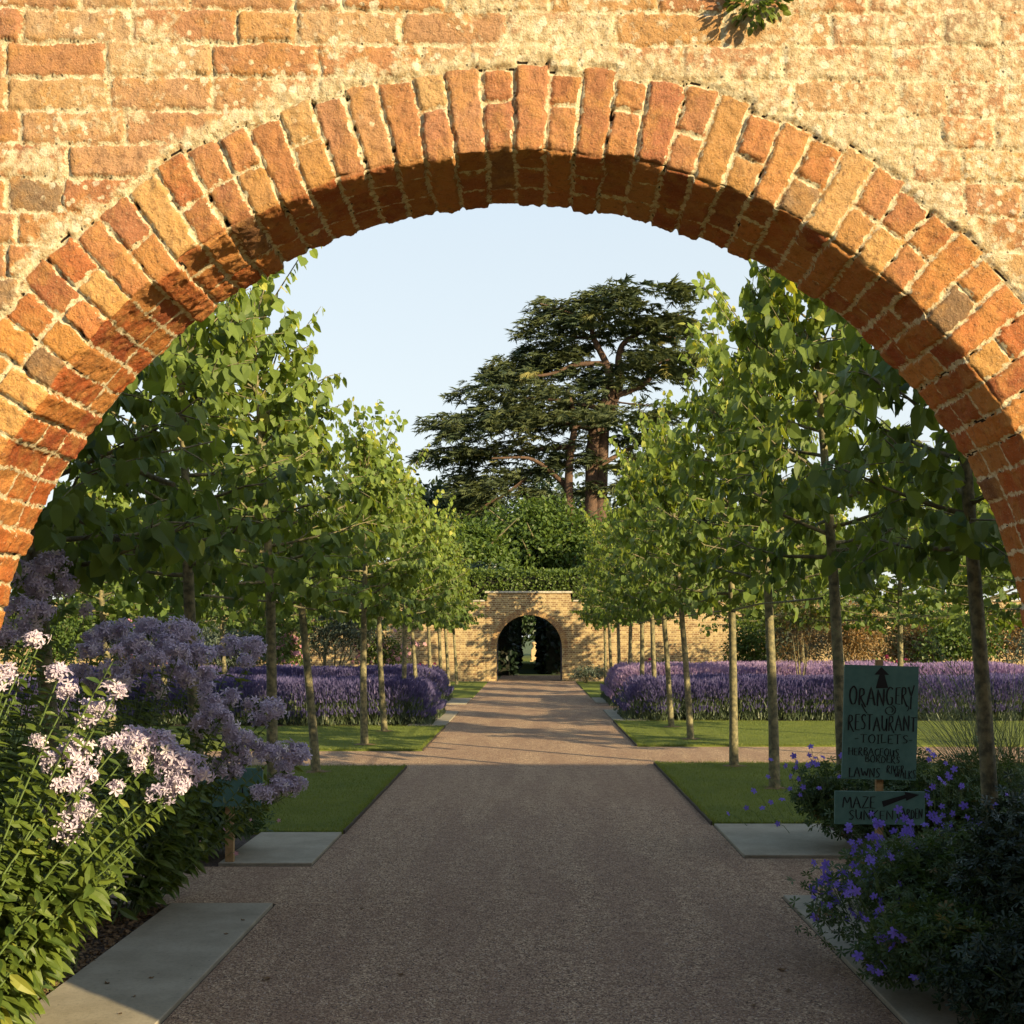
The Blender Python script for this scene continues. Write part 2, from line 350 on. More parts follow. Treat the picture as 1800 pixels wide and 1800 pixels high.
def brick_tex(name, c1, c2, mortar, bw=.225, rh=.075):
    m, t, p, out = new_mat(name)
    g = N(t, 'ShaderNodeNewGeometry'); sp = N(t, 'ShaderNodeSeparateXYZ'); t.links.new(g.outputs['Position'], sp.inputs[0])
    cb = N(t, 'ShaderNodeCombineXYZ')
    t.links.new(mth(t, 'ADD', sp.outputs[0], sp.outputs[1]), cb.inputs[0]); t.links.new(sp.outputs[2], cb.inputs[1])
    b = N(t, 'ShaderNodeTexBrick'); b.offset = .5; b.squash = .5; b.squash_frequency = 2
    b.inputs['Color1'].default_value = (*c1, 1); b.inputs['Color2'].default_value = (*c2, 1); b.inputs['Mortar'].default_value = (*mortar, 1)
    b.inputs['Scale'].default_value = 1; b.inputs['Mortar Size'].default_value = .008; b.inputs['Mortar Smooth'].default_value = .3
    b.inputs['Brick Width'].default_value = bw; b.inputs['Row Height'].default_value = rh; b.inputs['Bias'].default_value = -.1
    t.links.new(cb.outputs[0], b.inputs['Vector'])
    n1 = noise(t, g.outputs['Position'], 5, 6, .65); n2 = noise(t, g.outputs['Position'], 1.1, 5, .6); n3 = noise(t, g.outputs['Position'], 40, 4, .7)
    c_ = mixc(t, mth(t, 'MULTIPLY', sstep(t, n1, .45, .7), .5), b.outputs['Color'], (c1[0]*.45, c1[1]*.4, c1[2]*.5))
    c_ = mixc(t, mth(t, 'MULTIPLY', sstep(t, n2, .5, .75), .4), c_, (mortar[0]*.9, mortar[1]*.85, mortar[2]*.8))
    t.links.new(c_, p.inputs['Base Color']); p.inputs['Roughness'].default_value = .92; p.inputs['Specular IOR Level'].default_value = .15
    bb = bump(t, mth(t, 'SUBTRACT', 1.0, b.outputs['Fac']), .7, .008); t.links.new(bump(t, n3, .6, .006, bb), p.inputs['Normal'])
    return m
M['brick_out'] = brick_tex('orange_brick_courses', (.46, .24, .12), (.54, .34, .19), (.64, .51, .32), rh=.0745)
M['brick_far'] = brick_tex('buff_brick_courses', (.22, .13, .06), (.47, .35, .16), (.56, .47, .27))

# ------------------------------------------------------------------ ground
def sheet(name, rects, z, mat, z0=None, chamfer=None):
    b = MB()
    for (x0, x1, y0, y1) in rects:
        if z0 is None: b.add([(x0, y0, z), (x1, y0, z), (x1, y1, z), (x0, y1, z)], [(0, 1, 2, 3)])
        else: b.cbox(x0, x1, y0, y1, z0, z, chamfer or .006)
    return tag(b.build(name, mat), kind='structure')
sheet('ground', [(-700, 700, -60, 1200)], -.02, M['ground'])
sheet('bed_soil', [(-22, 22, 2.8, 45.2)], -.004, M['soil'])
sheet('gravel_path', [(-1.62, 1.62, 2.2, 45.2), (-14, -1.62, 15.5, 17.7), (1.62, 14, 15.9, 18.4), (-14, -1.62, 7.6, 8.84), (1.62, 14, 7.8, 9.16),
                      (-14, -1.62, 26.9, 29.8), (1.62, 14, 27.5, 30.2), (-1.3, 1.3, 45.2, 52)], 0.002, M['gravel'])
LAWNS = [(-14, -1.62, 10.3, 15.46), (1.62, 14, 10.78, 15.86), (-14, -1.62, 17.74, 22.3), (1.62, 14, 18.44, 23.7),
         (-3.1, -1.62, 32.9, 37.3), (1.62, 3.1, 33.1, 37.6), (-3.1, -1.62, 38.2, 44.2), (1.62, 3.1, 38.2, 44.2)]
for k, r in enumerate(LAWNS):
    sheet('lawn', [r], .028, M['turf'], z0=-.004, chamfer=.012)
sheet('park_lawn', [(-30, 30, 62, 110)], .004, M['turf'])

SL = [('long grey paving slab on the left edge of the path, its near half in sun', (-2.27, -1.63, 3.2, 7.55)),
      ('grey paving slab beside the tan post at the left of the path', (-2.32, -1.63, 8.88, 10.28)),
      ('grey paving slab at the end of the left lavender, second gap on the left', (-2.35, -1.63, 22.6, 26.8)),
      ('far grey paving slab on the left, beyond the lavender gap', (-2.35, -1.63, 29.9, 32.6)),
      ('long grey slab at the lower right, half covered by violet geranium', (1.63, 2.27, 3.2, 7.78)),
      ('grey paving slab on the right in front of the green sign', (1.63, 2.6, 9.2, 10.74)),
      ('grey paving slab at the near end of the right lavender', (1.63, 2.35, 23.74, 27.4)),
      ('far grey paving slab on the right, beyond the lavender gap', (1.63, 2.35, 30.3, 32.9))]
for lb, r in SL:
    b = MB(); b.cbox(r[0], r[1], r[2], r[3], -.004, .022, .004)
    tag(b.build('paving_slab', M['slab']), lb, 'paving slab', 'paving slabs along the path')
b = MB()
for s_ in (-1, 1):
    for (y0, y1) in ((10.3, 15.46), (10.78, 15.86), (17.74, 22.3), (18.44, 23.7)):
        if (s_ < 0) == (y0 in (10.3, 17.74)): b.box(min(s_*1.605, s_*1.619), max(s_*1.605, s_*1.619), y0, y1, -.004, .034)
tag(b.build('lawn_edging', M['steel']), kind='structure')

# ------------------------------------------------------------------ near wall with the arch
def hash3(ix, iy, iz, seed):
    h = (ix*73856093) ^ (iy*19349663) ^ (iz*83492791) ^ (seed*2654435)
    h = (h ^ (h >> 13))*1274126177; h = h & 0xffffffff; h = (h ^ (h >> 16)) & 0xffff
    return h/65535.0
def vnoise(P, scale, seed=0):
    Q = P*scale; I = np.floor(Q).astype(np.int64); f = Q-I; f = f*f*(3-2*f); r = 0
    for dx in (0, 1):
        for dy in (0, 1):
            for dz in (0, 1):
                wgt = (f[:, 0] if dx else 1-f[:, 0])*(f[:, 1] if dy else 1-f[:, 1])*(f[:, 2] if dz else 1-f[:, 2])
                r = r+wgt*hash3(I[:, 0]+dx, I[:, 1]+dy, I[:, 2]+dz, seed)
    return r*2-1
def fbm(P, scale, seed=0, o=3):
    r = 0; a = 1; tot = 0
    for k in range(o): r = r+a*vnoise(P, scale*2**k, seed+k*17); tot += a; a *= .55
    return r/tot

WX, WR, WZ = -.028, 1.27, 1.496        # arch centre x, radius, springing height
WY0, WY1, WTOP = 2.64, 2.995, 6.2
rng = np.random.default_rng(11)
# base curve parameter: jamb left (from bottom), arch (left to right), jamb right
ju = np.linspace(-.02, WZ, 60)[:-1]
au = np.linspace(np.pi, 0, 960)
flare = lambda th: 1+.045*np.clip((th-math.radians(140))/math.radians(40), 0, 1)**1.3
Cx = np.concatenate([np.full(59, WX-WR*flare(np.pi)), WX+WR*flare(au)*np.cos(au), np.full(59, WX+WR)])
Cz = np.concatenate([ju, WZ+WR*flare(au)*np.sin(au), ju[::-1]])
Nx = np.concatenate([np.full(59, -1.0), np.cos(au), np.ones(59)]); Nz = np.concatenate([np.zeros(59), np.sin(au), np.zeros(59)])
arc = np.concatenate([ju-WZ, (np.pi-au)*WR, np.pi*WR+(WZ-ju[::-1])])       # arc length coordinate
isarch = np.concatenate([np.zeros(59, bool), np.ones(960, bool), np.zeros(59, bool)])
vs = np.concatenate([np.linspace(-(WY1-WY0), -.004, 64), [0], np.arange(.004, .80, .005), np.arange(.806, 2.25, .014)])   # <0 soffit depth, >0 out on the face
nu, nv = len(Cx), len(vs)
U = np.repeat(np.arange(nu), nv); Vv = np.tile(vs, nu)
sof = Vv < 0
rr = np.maximum(Vv, 0); dep = np.maximum(-Vv, 0)
P0 = np.stack([Cx[U]+Nx[U]*rr, WY0+dep, Cz[U]+Nz[U]*rr], 1)
# warps so that no joint is dead straight
wx = fbm(P0, 12, 1)*.008+fbm(P0, 50, 2, 2)*.004; wz = fbm(P0, 12, 3)*.008+fbm(P0, 50, 4, 2)*.004
A = arc[U]+wx; B = rr+wz*1.0
PITCH = .0662
vi = np.floor(A/PITCH).astype(int); fa = A/PITCH-vi
vh = lambda k, s: hash3(k, k*0+7, k*0+3, s)
Tring = .188+(vh(vi, 5)-.5)*.03
wid = PITCH*(1+rr/WR)
sd_side = np.minimum(fa, 1-fa)*wid-.0040-(vh(vi, 6)-.3)*.003
full = (vi+(vh(vi, 8) > .82)) % 2 == 0
split = .098+(vh(vi, 9)-.5)*.035
d_end = Tring-B
d_split = np.abs(B-split)-.0045
inring = B < Tring+.006
sd_r = np.minimum(sd_side, np.where(sof, 1, d_end))
sd_r = np.where(~full & ~sof, np.minimum(sd_r, d_split), sd_r)
# soffit cross joints
dj = np.where(full, .112, .225); dj = dj+(vh(vi, 12)-.5)*.02
sd_s = np.minimum(sd_r, np.where(sof, np.minimum(np.abs(dep-dj), np.abs(dep-dj-.117) if True else 1)-.0045, 1))
bid = vi*7+np.where(sof, 3+(dep > dj), np.where(~full & (B > split), 1, 0))*1
bid = np.where(full & ~sof, vi*7, bid)
# courses
X = P0[:, 0]+wx; Z = P0[:, 2]+wz+P0[:, 0]*.006
RH = .0745
row = np.floor((Z-.021)/RH).astype(int); fz = (Z-.021)/RH-row
sd_row = np.minimum(fz, 1-fz)*RH-.0042
nb = np.zeros(len(X), int); sd_x = np.zeros(len(X))
for r in np.unique(row):
    mk = row == r
    g = np.random.default_rng(1000+int(r)); e = [-4.0-g.random()*.2]
    while e[-1] < 4.0: e.append(e[-1]+(.232 if g.random() < .68 else .118)+g.normal()*.006)
    e = np.array(e); x = X[mk]; k = np.clip(np.searchsorted(e, x)-1, 0, len(e)-2)
    nb[mk] = k; sd_x[mk] = np.minimum(x-e[k], e[k+1]-x)-.0055
sd_c = np.minimum(sd_row, sd_x); sd_c = np.minimum(sd_c, (B-Tring)-.012)
ring = sof | inring
sdv = np.where(ring, sd_s, sd_c)
bid = np.where(ring, bid, 100000+row*200+nb)
h1 = vh(bid, 21); h2 = vh(bid, 22); h3 = vh(bid, 23); h4 = vh(bid, 24)
pal = np.array([(.42, .155, .05), (.48, .20, .06), (.38, .125, .045), (.50, .25, .075), (.45, .18, .07), (.34, .11, .05), (.56, .33, .12), (.19, .125, .075)])
pi_ = np.minimum((h1*7.35).astype(int), 7)
col = pal[pi_]*(0.85+.3*h2)[:, None]
upper = np.clip((P0[:, 2]-2.35)/.5, 0, 1)
pale = np.where(ring, .12+.38*upper, .35+.5*upper)*(.35+.65*h3)
col = col*(1-pale[:, None])+np.array([.50, .33, .19])*pale[:, None]
# left-right lime smear: strong round the extrados and on the top, little low in the ring
big = fbm(P0, 2.2, 31, 3); md = fbm(P0, 7, 35, 3)
lime = -.42+.30*big+.26*md
lime += np.where(ring, -.21+.18*upper, .15+.20*upper)
lime += np.where(~ring, .42*np.exp(-((B-Tring)/.035)**2), 0)
lime += .10*np.clip((P0[:, 0]+.4)/1.0, 0, 1)*np.where(ring, 0, 1)*upper
lime += (h4-.5)*.22
lime = np.where(sof, lime-.22, lime)  # less pale lime on the soffit, part of its painted shade
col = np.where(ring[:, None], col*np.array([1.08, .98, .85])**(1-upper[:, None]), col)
col = np.where(sof[:, None], col*np.array([.86, .66, .58]), col)  # soffit bricks darkened and reddened, painting the arch's shade into their colour
# height
inside = np.clip((sdv+.0015)/.0045, 0, 1); inside = inside*inside*(3-2*inside)
rough = fbm(P0, 45, 41, 3)*.0045+fbm(P0, 160, 45, 2)*.0022-.006*np.clip(fbm(P0, 16, 49, 3)-.25, 0, 1)*2
hb = (h2-.5)*.006+(h3-.5)*.5*fbm(P0, 9, 47, 2)*.010+rough
limem = np.clip((lime+.25)/.35, 0, 1)
hm = -.0085+.0055*limem+fbm(P0, 60, 51, 3)*.0035
pits = (vnoise(P0, 62, 55) > .48) & (sd_side < .001) & (fa < .5) & ring & (vh(vi, 70) > .25)
hm = np.where(pits, hm-.016, hm)
crack = np.abs(B-Tring-.004+fbm(P0, 12, 57, 2)*.006) < .0022
hm = np.where(crack & ~ring & (P0[:, 2] > 1.9), hm-.008, hm)
# silhouette: every voussoir sits a little in or out, arrises are worn
vin = (vh(vi, 61)-.5)*.011+(vh(vi*3+(dep > dj), 62)-.5)*.008+fbm(P0, 30, 66, 3)*.006
hm = np.where(sof, np.maximum(hm*.45, -.006), hm)
wear = (.5+.5*vnoise(P0, 26, 63))*np.clip(vnoise(P0, 7, 64)+.5, 0, 1)*.018+.004
edge_f = np.exp(-rr/.010)*(~sof)+np.exp(-dep/.010)*sof
edge_b = np.exp(-(WY1-WY0-dep)/.010)*sof
H = inside*hb+(1-inside)*hm
front_push = np.where(sof, 0, H)
rad_push = np.where(sof, -H-vin*inside, 0)          # + is into the wall
rad_push = np.where(~sof, -vin*inside*np.exp(-rr/.03), rad_push)
rad_push = rad_push+wear*(edge_f+edge_b*1.2)+np.where(sof, 0, -H*edge_f*.6)
ypush = -front_push+wear*edge_f-wear*edge_b
ypush = np.where(sof, ypush+(-H)*edge_f*.5, ypush)
PP = P0.copy(); PP[:, 0] += Nx[U]*rad_push; PP[:, 2] += Nz[U]*rad_push; PP[:, 1] += ypush
gi = np.arange(nu-1)[:, None]*nv+np.arange(nv-1)[None, :]
Fq = np.stack([gi, gi+nv, gi+nv+1, gi+1], -1).reshape(-1, 4)
wall = empty('garden_wall', (0, 0, 0), 0, 'weathered orange brick wall with the big round arch framing the view', 'wall')
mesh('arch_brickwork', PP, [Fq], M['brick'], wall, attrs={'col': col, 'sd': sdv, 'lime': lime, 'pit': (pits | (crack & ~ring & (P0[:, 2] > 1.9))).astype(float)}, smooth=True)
# the rest of the wall out to its ends and top, back face
def to_rect(cx, cz, nx, nz, x0, x1, z1):
    ts = []
    if nx > 1e-6: ts.append((x1-cx)/nx)
    if nx < -1e-6: ts.append((x0-cx)/nx)
    if nz > 1e-6: ts.append((z1-cz)/nz)
    return min(ts)
idx = list(range(0, nu, 8))+[nu-1]
V = []; q = []
for i in idx:
    tt = to_rect(Cx[i], Cz[i], Nx[i], Nz[i], -26, 26, WTOP)
    r0 = vs[-1]
    V += [(Cx[i]+Nx[i]*r0, WY0, Cz[i]+Nz[i]*r0), (Cx[i]+Nx[i]*tt, WY0, Cz[i]+Nz[i]*tt), (Cx[i], WY1, Cz[i]), (Cx[i]+Nx[i]*tt, WY1, Cz[i]+Nz[i]*tt)]
for k in range(len(idx)-1):
    a = k*4; b_ = a+4
    q += [(a, b_, b_+1, a+1), (a+1, b_+1, b_+3, a+3)]
qb = []
for i in range(nu):
    tt = to_rect(Cx[i], Cz[i], Nx[i], Nz[i], -26, 26, WTOP); p_ = PP[i*nv]
    V += [tuple(p_), (Cx[i]+Nx[i]*.12, WY1, Cz[i]+Nz[i]*.12), (Cx[i]+Nx[i]*tt, WY1, Cz[i]+Nz[i]*tt)]
n0 = len(idx)*4
for i in range(nu-1):
    a = n0+i*3; qb += [(a, a+1, a+4, a+3), (a+1, a+2, a+5, a+4)]
mesh('wall_courses', V, [q+qb], M['brick_out'], wall)
b = MB(); b.cbox(-26, 26, WY0-.03, WY1+.03, WTOP+.003, WTOP+.07, .02); b.build('coping', M['coping'], wall)
# small fern growing from the joint at the very top
def tufty(name, c, n, r, leafT, s, mat, lab, cat, seed, flat=1.0, group=None):
    g = np.random.default_rng(seed)
    d = norm(g.normal(size=(n, 3))*np.array([1, .6, flat])); P = np.array(c)+d*r*g.random((n, 1))**.4
    D = norm(d+np.array([0, -.3, -.3])); Nn = norm(g.normal(size=(n, 3))+np.array([0, -.5, 1.]))
    V, Fc, ii = scatter(leafT, P, D, Nn, s*g.uniform(.6, 1.2, n))
    return tag(mesh(name, V, Fc, mat, attrs={'rnd': g.random(n)[ii]}), lab, cat, group)
tufty('wall_plant', at(1332, 5, WY0-.02)+np.array([0, 0, .01]), 260, .06, OVAL, .022, M['wood_leaf'], 'small green plant rooted in the brick joint at the top of the arch wall', 'plant', 3, .7)

# ------------------------------------------------------------------ trees of the avenue
def lime_branches(g, H0=2.0, H1=4.3, rad=1.0, ny=1.25, n=30, top=5.0):
    mb = MB(); tw = []
    lean = g.normal(size=2)*.03
    zz = np.array([0, .6, 1.2, 1.9, 2.6, 3.3, 4.0, top-.35])
    tp = np.stack([lean[0]*zz+np.sin(zz*1.3+g.random()*6)*.018, lean[1]*zz+np.sin(zz*1.7+g.random()*6)*.018, zz], 1)
    tp[:, :2] -= tp[0, :2]
    mb.tube(tp, [.064, .055, .05, .046, .038, .028, .018, .007], 10)
    def trunk_at(z): return np.array([np.interp(z, zz, tp[:, 0]), np.interp(z, zz, tp[:, 1]), z])
    for i in range(n):
        tt = (i+.5)/n; z0 = H0+(H1-H0)*tt**1.05
        az = i*2.39996+g.normal()*.25
        L = rad*(1.08-.52*tt)*g.uniform(.75, 1.15); el = math.radians(2+58*tt**1.4+g.normal()*7)
        p = trunk_at(z0); d = np.array([math.cos(az)*math.cos(el), math.sin(az)*math.cos(el)*ny, math.sin(el)])
        k = 6; pts = [p+d*L*s_+np.array([0, 0, .16*L*(s_**2)])+g.normal(size=3)*.018*s_ for s_ in np.linspace(0, 1, k)]
        mb.tube(pts, np.linspace(.016*(1.2-tt*.6), .004, k), 5); tw.append((pts, .5))
        m_ = 6 if tt < .8 else 4
        for j in range(m_):
            s_ = .25+.72*(j+g.random()*.6)/m_; q = pts[0]+(pts[-1]-pts[0])*s_+np.array([0, 0, .1*L*(s_**2-s_)])
            a2 = az+(1 if j % 2 else -1)*g.uniform(.5, 1.3); e2 = el+g.normal()*.35
            d2 = np.array([math.cos(a2)*math.cos(e2), math.sin(a2)*math.cos(e2), math.sin(e2)]); L2 = g.uniform(.2, .46)
            ps = [q+d2*L2*x+np.array([0, 0, -.05*x*x]) for x in (0, .5, 1)]
            mb.tube(ps, [.005, .004, .002], 4, cap=False); tw.append((ps, 1))
    for i in range(12):                                        # long upright shoots at the top
        q = trunk_at(g.uniform(3.0, top-.5)); a2 = g.random()*6.28; L2 = g.uniform(.6, 1.25)
        d2 = np.array([math.cos(a2)*.5, math.sin(a2)*.5, .9]); ps = [q+d2*L2*x+np.array([math.cos(a2), math.sin(a2), 0])*.12*x*x for x in (0, .35, .7, 1)]
        mb.tube(ps, [.009, .007, .005, .002], 5); tw.append((ps, .8))
    return mb, tw
def lime_leaves(g, tw, step=.036, size=.092):
    P = []; D = []
    for ps, dens in tw:
        ps = np.array(ps); L = np.linalg.norm(np.diff(ps, axis=0), axis=1).sum(); n = max(2, int(L/step*dens*1.0))
        tpar = np.linspace(.12, 1.02, n)
        x = np.stack([np.interp(tpar*(len(ps)-1), np.arange(len(ps)), ps[:, k]) for k in range(3)], 1)
        dr = ps[-1]-ps[0]; dr = dr/np.linalg.norm(dr); side = np.cross(dr, [0, 0, 1.]); side /= np.linalg.norm(side)+1e-6
        sg = np.where(np.arange(n) % 2 == 0, 1, -1)[:, None]
        d = dr*.3+side*sg*.5+np.array([0, 0, -.85])+g.normal(size=(n, 3))*.35
        P.append(x+norm(d)*.03+g.normal(size=(n, 3))*.012); D.append(d)
    P = np.vstack(P); D = np.vstack(D); n = len(P)
    Nn = norm(g.normal(size=(n, 3))*.55+np.array([0, 0, .35])+norm(np.stack([P[:, 0], P[:, 1], P[:, 0]*0], 1))*1.0)
    s = size*np.clip(g.normal(1, .26, n), .45, 1.7)
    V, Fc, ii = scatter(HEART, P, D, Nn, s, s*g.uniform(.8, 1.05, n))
    r = np.clip(g.normal(.42, .2, n)+.28*(P[:, 2]-3.2)/1.8, 0, 1)  # leaf colour lightened up the crown, painting in light on its top
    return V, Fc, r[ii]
VAR = []
for k in range(4):
    g = np.random.default_rng(40+k)
    mb, tw = lime_branches(g, rad=[1.0, .92, 1.08, .95][k], top=[5.0, 4.7, 5.2, 4.9][k], n=[38, 36, 40, 36][k])
    VAR.append((mb, lime_leaves(g, tw)))
# (x, y, height scale, variant, spin)
ORD = ['nearest', 'second', 'third', 'fourth', 'fifth', 'sixth', 'seventh', 'eighth', 'ninth', 'tenth', 'eleventh', 'twelfth', 'thirteenth', 'fourteenth']
LEFT = [(-2.62, 6.7), (-2.62, 9.6), (-2.6, 12.1), (-2.66, 14.8), (-2.58, 18.5), (-2.59, 21.1), (-2.6, 24.4), (-2.62, 27.4), (-2.6, 31.0), (-2.6, 34.2), (-2.6, 37.6), (-2.6, 41.5)]
RIGHT = [(2.82, 7.3), (2.72, 10.4), (2.67, 13.2), (2.6, 15.45), (2.58, 19.5), (2.57, 22.1), (2.6, 25.1), (2.6, 28.4), (2.6, 31.8), (2.6, 35.3), (2.6, 38.9), (2.6, 42.3)]
OUTL = [(-6.9, y) for y in (8.5, 12.2, 15.8, 19.6, 23.0, 27.2, 31.4, 35.6, 40)]
OUTR = [(7.1, y) for y in (14.9, 18.7, 23.2, 27.2, 31.4, 35.6, 40)]
protos = {}
def copy_tree(o, parent=None):
    c = o.copy(); C.objects.link(c); c.parent = parent
    for ch in list(o.children): copy_tree(ch, c)
    return c
def place_lime(x, y, rot, sc, k, label, group):
    if k not in protos:
        r = empty('lime_tree', (x, y, 0)); mb, (V, Fc, rn) = VAR[k]
        mb.build('trunk', M['bark'], r, smooth=True)
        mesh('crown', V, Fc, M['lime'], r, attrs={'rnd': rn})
        protos[k] = r
    else: r = copy_tree(protos[k])
    r.location = (x, y, .0); r.scale = sc; r.rotation_mode = 'QUATERNION'
    jt = random.Random(int(x*97+y*131)); r.rotation_quaternion = Quaternion((0, 1, 0), -.036+jt.gauss(0, .010)) @ Quaternion((1, 0, 0), jt.gauss(0, .012)) @ Quaternion((0, 0, 1), rot)
    tag(r, label, 'tree', group); return r
g = np.random.default_rng(77)
def inner_label(side, i):
    if side == 'left' and i < 2: pass
    d = {('left', 0): 'dark shaded lime tree at the far left, its trunk rising behind the pale bellflowers',
         ('right', 0): 'dark lime tree at the lower right with a thick black-looking trunk beside the tall grass',
         ('right', 1): 'lime tree on the right whose trunk rises behind the green direction sign'}
    return d.get((side, i), 'pleached lime tree with clear trunk, %s from the brick arch in the inner %s row' % (ORD[i], side))
for side, rows in (('left', LEFT), ('right', RIGHT)):
    for i, (x, y) in enumerate(rows):
        k = (i*3+(side == 'right')) % 4
        hs = [1.02, 1.08, 1.06, 1.02][i % 4]*(1.0 if side == 'left' else 1.06)
        if side == 'right' and i == 2: hs = 1.12
        if y > 20: hs *= .98
        place_lime(x, y, float(g.choice([0, math.pi]))+g.normal()*.25, (g.uniform(.92, 1.02), g.uniform(1.0, 1.12), hs), k, inner_label(side, i), 'lime trees of the inner rows')
bpy.context.view_layer.update()
first = [o for o in C.objects if o.get('label', '').startswith('dark shaded lime tree at the far left')][0]
for pa, pb, wd in (((118, 783, 7.4), (305, 848, 6.7), .022), ((108, 900, 7.2), (250, 970, 6.6), .024)):
    a = at(*pa); b_ = at(*pb); s_ = np.linspace(0, 1, 7)[:, None]; q = a+(b_-a)*s_+np.array([0, 0, 1.])*np.sin(s_*5)*.012
    mb = MB(); mb.tube(q, np.linspace(wd, wd*.7, 7), 7)
    o = mb.build('limb', M['bark'], first, smooth=True); o.matrix_parent_inverse = first.matrix_world.inverted()
for x_, y0_, y1_, lb in ((-2.63, 9.6, 42, 'thin pole tying the inner left lime trunks together under their crowns'), (2.62, 10.4, 42.6, 'thin pole tying the inner right lime trunks together under their crowns'), (-6.9, 8.5, 40, 'thin pole tying the outer left lime trunks together'), (7.1, 14.9, 40, 'thin pole tying the outer right lime trunks together')):
    n_ = 24; yy_ = np.linspace(y0_, y1_, n_); gg = np.random.default_rng(3)
    mb = MB(); mb.tube(np.stack([x_-.07+.05*(1 if x_ < 0 else -1)+gg.normal(size=n_)*.008, yy_, 2.03+gg.normal(size=n_)*.012], 1), np.full(n_, .011), 6)
    tag(mb.build('training_pole', M['bark']), lb, 'pole', 'training poles along the lime rows')
for side, rows in (('left', OUTL), ('right', OUTR)):
    for i, (x, y) in enumerate(rows):
        place_lime(x+g.normal()*.1, y, g.random()*6.28, (1.1, 1.1, g.uniform(.93, 1.02)), (i+2*(side == 'left')) % 4,
                   'lime tree behind the inner row, %s from the brick arch in the outer %s row' % (ORD[i], side), 'lime trees of the outer rows')

# ------------------------------------------------------------------ far wall with its arch
FY0, FY1 = 45.2, 45.65
fw = empty('far_garden_wall', (0, 45.2, 0), 0, 'sunlit buff brick wall with a dark round archway at the end of the path', 'wall')
fcx, fR, fz = -.1, 1.24, 1.25
b = MB(); n = 28
th = np.linspace(np.pi, 0, n)
pts = [(fcx-fR, -.02)]+[(fcx+fR*math.cos(a), fz+fR*math.sin(a)) for a in th]+[(fcx+fR, -.02)]
X0, X1, ZT = -1.72, 1.5, 3.32
outp = []
for (x, z) in pts:
    dx, dz = x-fcx, max(z-fz, 0) if z > fz-1e-6 else 0
    L = math.hypot(dx, dz); dx /= L; dz /= L
    tt = to_rect(x, z, dx, dz, X0, X1, ZT); outp.append((x+dx*tt, z+dz*tt))
V = []; q = []
for (x, z), (ox, oz) in zip(pts, outp):
    V += [(x, FY0, z), (ox, FY0, oz), (x, FY1, z), (ox, FY1, oz)]
for k in range(len(pts)-1):
    a = k*4; c = a+4; q += [(a, c, c+1, a+1), (a, a+2, c+2, c), (a+2, a+3, c+3, c+2), (a+1, c+1, c+3, a+3)]
o = mesh('arch_bay', V, [q], M['brick_far'], fw); o.location.y = -45.2
b = MB(); b.box(-24, X0-.002, FY0+.02, FY1-.02, -.02, 3.0); b.box(X1+.002, 24, FY0+.02, FY1-.02, -.02, 3.0)
o = b.build('side_wall', M['brick_far'], fw); o.location.y = -45.2
b = MB(); b.cbox(X0-.05, X1+.05, FY0-.05, FY1+.05, ZT+.002, ZT+.07, .015); b.cbox(-24, X0-.055, FY0-.03, FY1+.03, 3.002, 3.06, .015); b.cbox(X1+.055, 24, FY0-.03, FY1+.03, 3.002, 3.06, .015)
o = b.build('coping', M['coping'], fw); o.location.y = -45.2
b = MB(); colr = []
for k in range(44):                                          # ring of brick voussoirs standing a little proud
    a0 = math.pi*k/44+.008; a1 = math.pi*(k+1)/44-.008
    for (r0, r1) in (((0, .215),) if k % 2 else ((0, .10), (.112, .215))):
        co_ = [(fcx+(fR+r)*math.cos(a), y_, fz+(fR+r)*math.sin(a)) for y_ in (FY0-.012, FY0+.05) for (a, r) in ((a0, r0), (a1, r0), (a1, r1), (a0, r1))]
        b.add(co_, [(0, 1, 2, 3), (0, 4, 5, 1), (1, 5, 6, 2), (2, 6, 7, 3), (3, 7, 4, 0)])
M['vous'] = plain('far_arch_brick', (.42, .26, .10), .9, 7, (.25, .14, .07), 60, .004)
o = b.build('arch_ring', M['vous'], fw); o.location.y = -45.2
# open gate leaves
for s_, mt, lb in ((-1, 'gatel', 'narrow mossy gate leaf folded back on the left side of the far archway'), (1, 'gate', 'dark gate leaf folded open on the right side of the far archway')):
    r = empty('garden_gate', (fcx+s_*(fR-.03), FY1+.02, 0), math.radians(90-s_*(-8 if s_ < 0 else 14)) if s_ > 0 else math.radians(98), lb, 'gate', 'gate leaves of the far archway')
    b = MB()
    for k in range(7): b.cbox(.02+k*.17, .02+k*.17+.16, -.02, .02, .04, 1.95+.42*math.sin((k+.5)/7*1.6), .004)
    b.build('board_panel', M[mt], r)
    b = MB(); b.box(.02, 1.2, .022, .05, .3, .42); b.build('ledge', M[mt], r); b = MB(); b.box(.02, 1.2, .022, .05, 1.6, 1.72); b.build('ledge', M[mt], r)
    b = MB(); b.tube([(.0, .0, .02), (.0, .0, 2.05)], [.02, .02], 6); b.build('hinge_post', M['gate'], r)

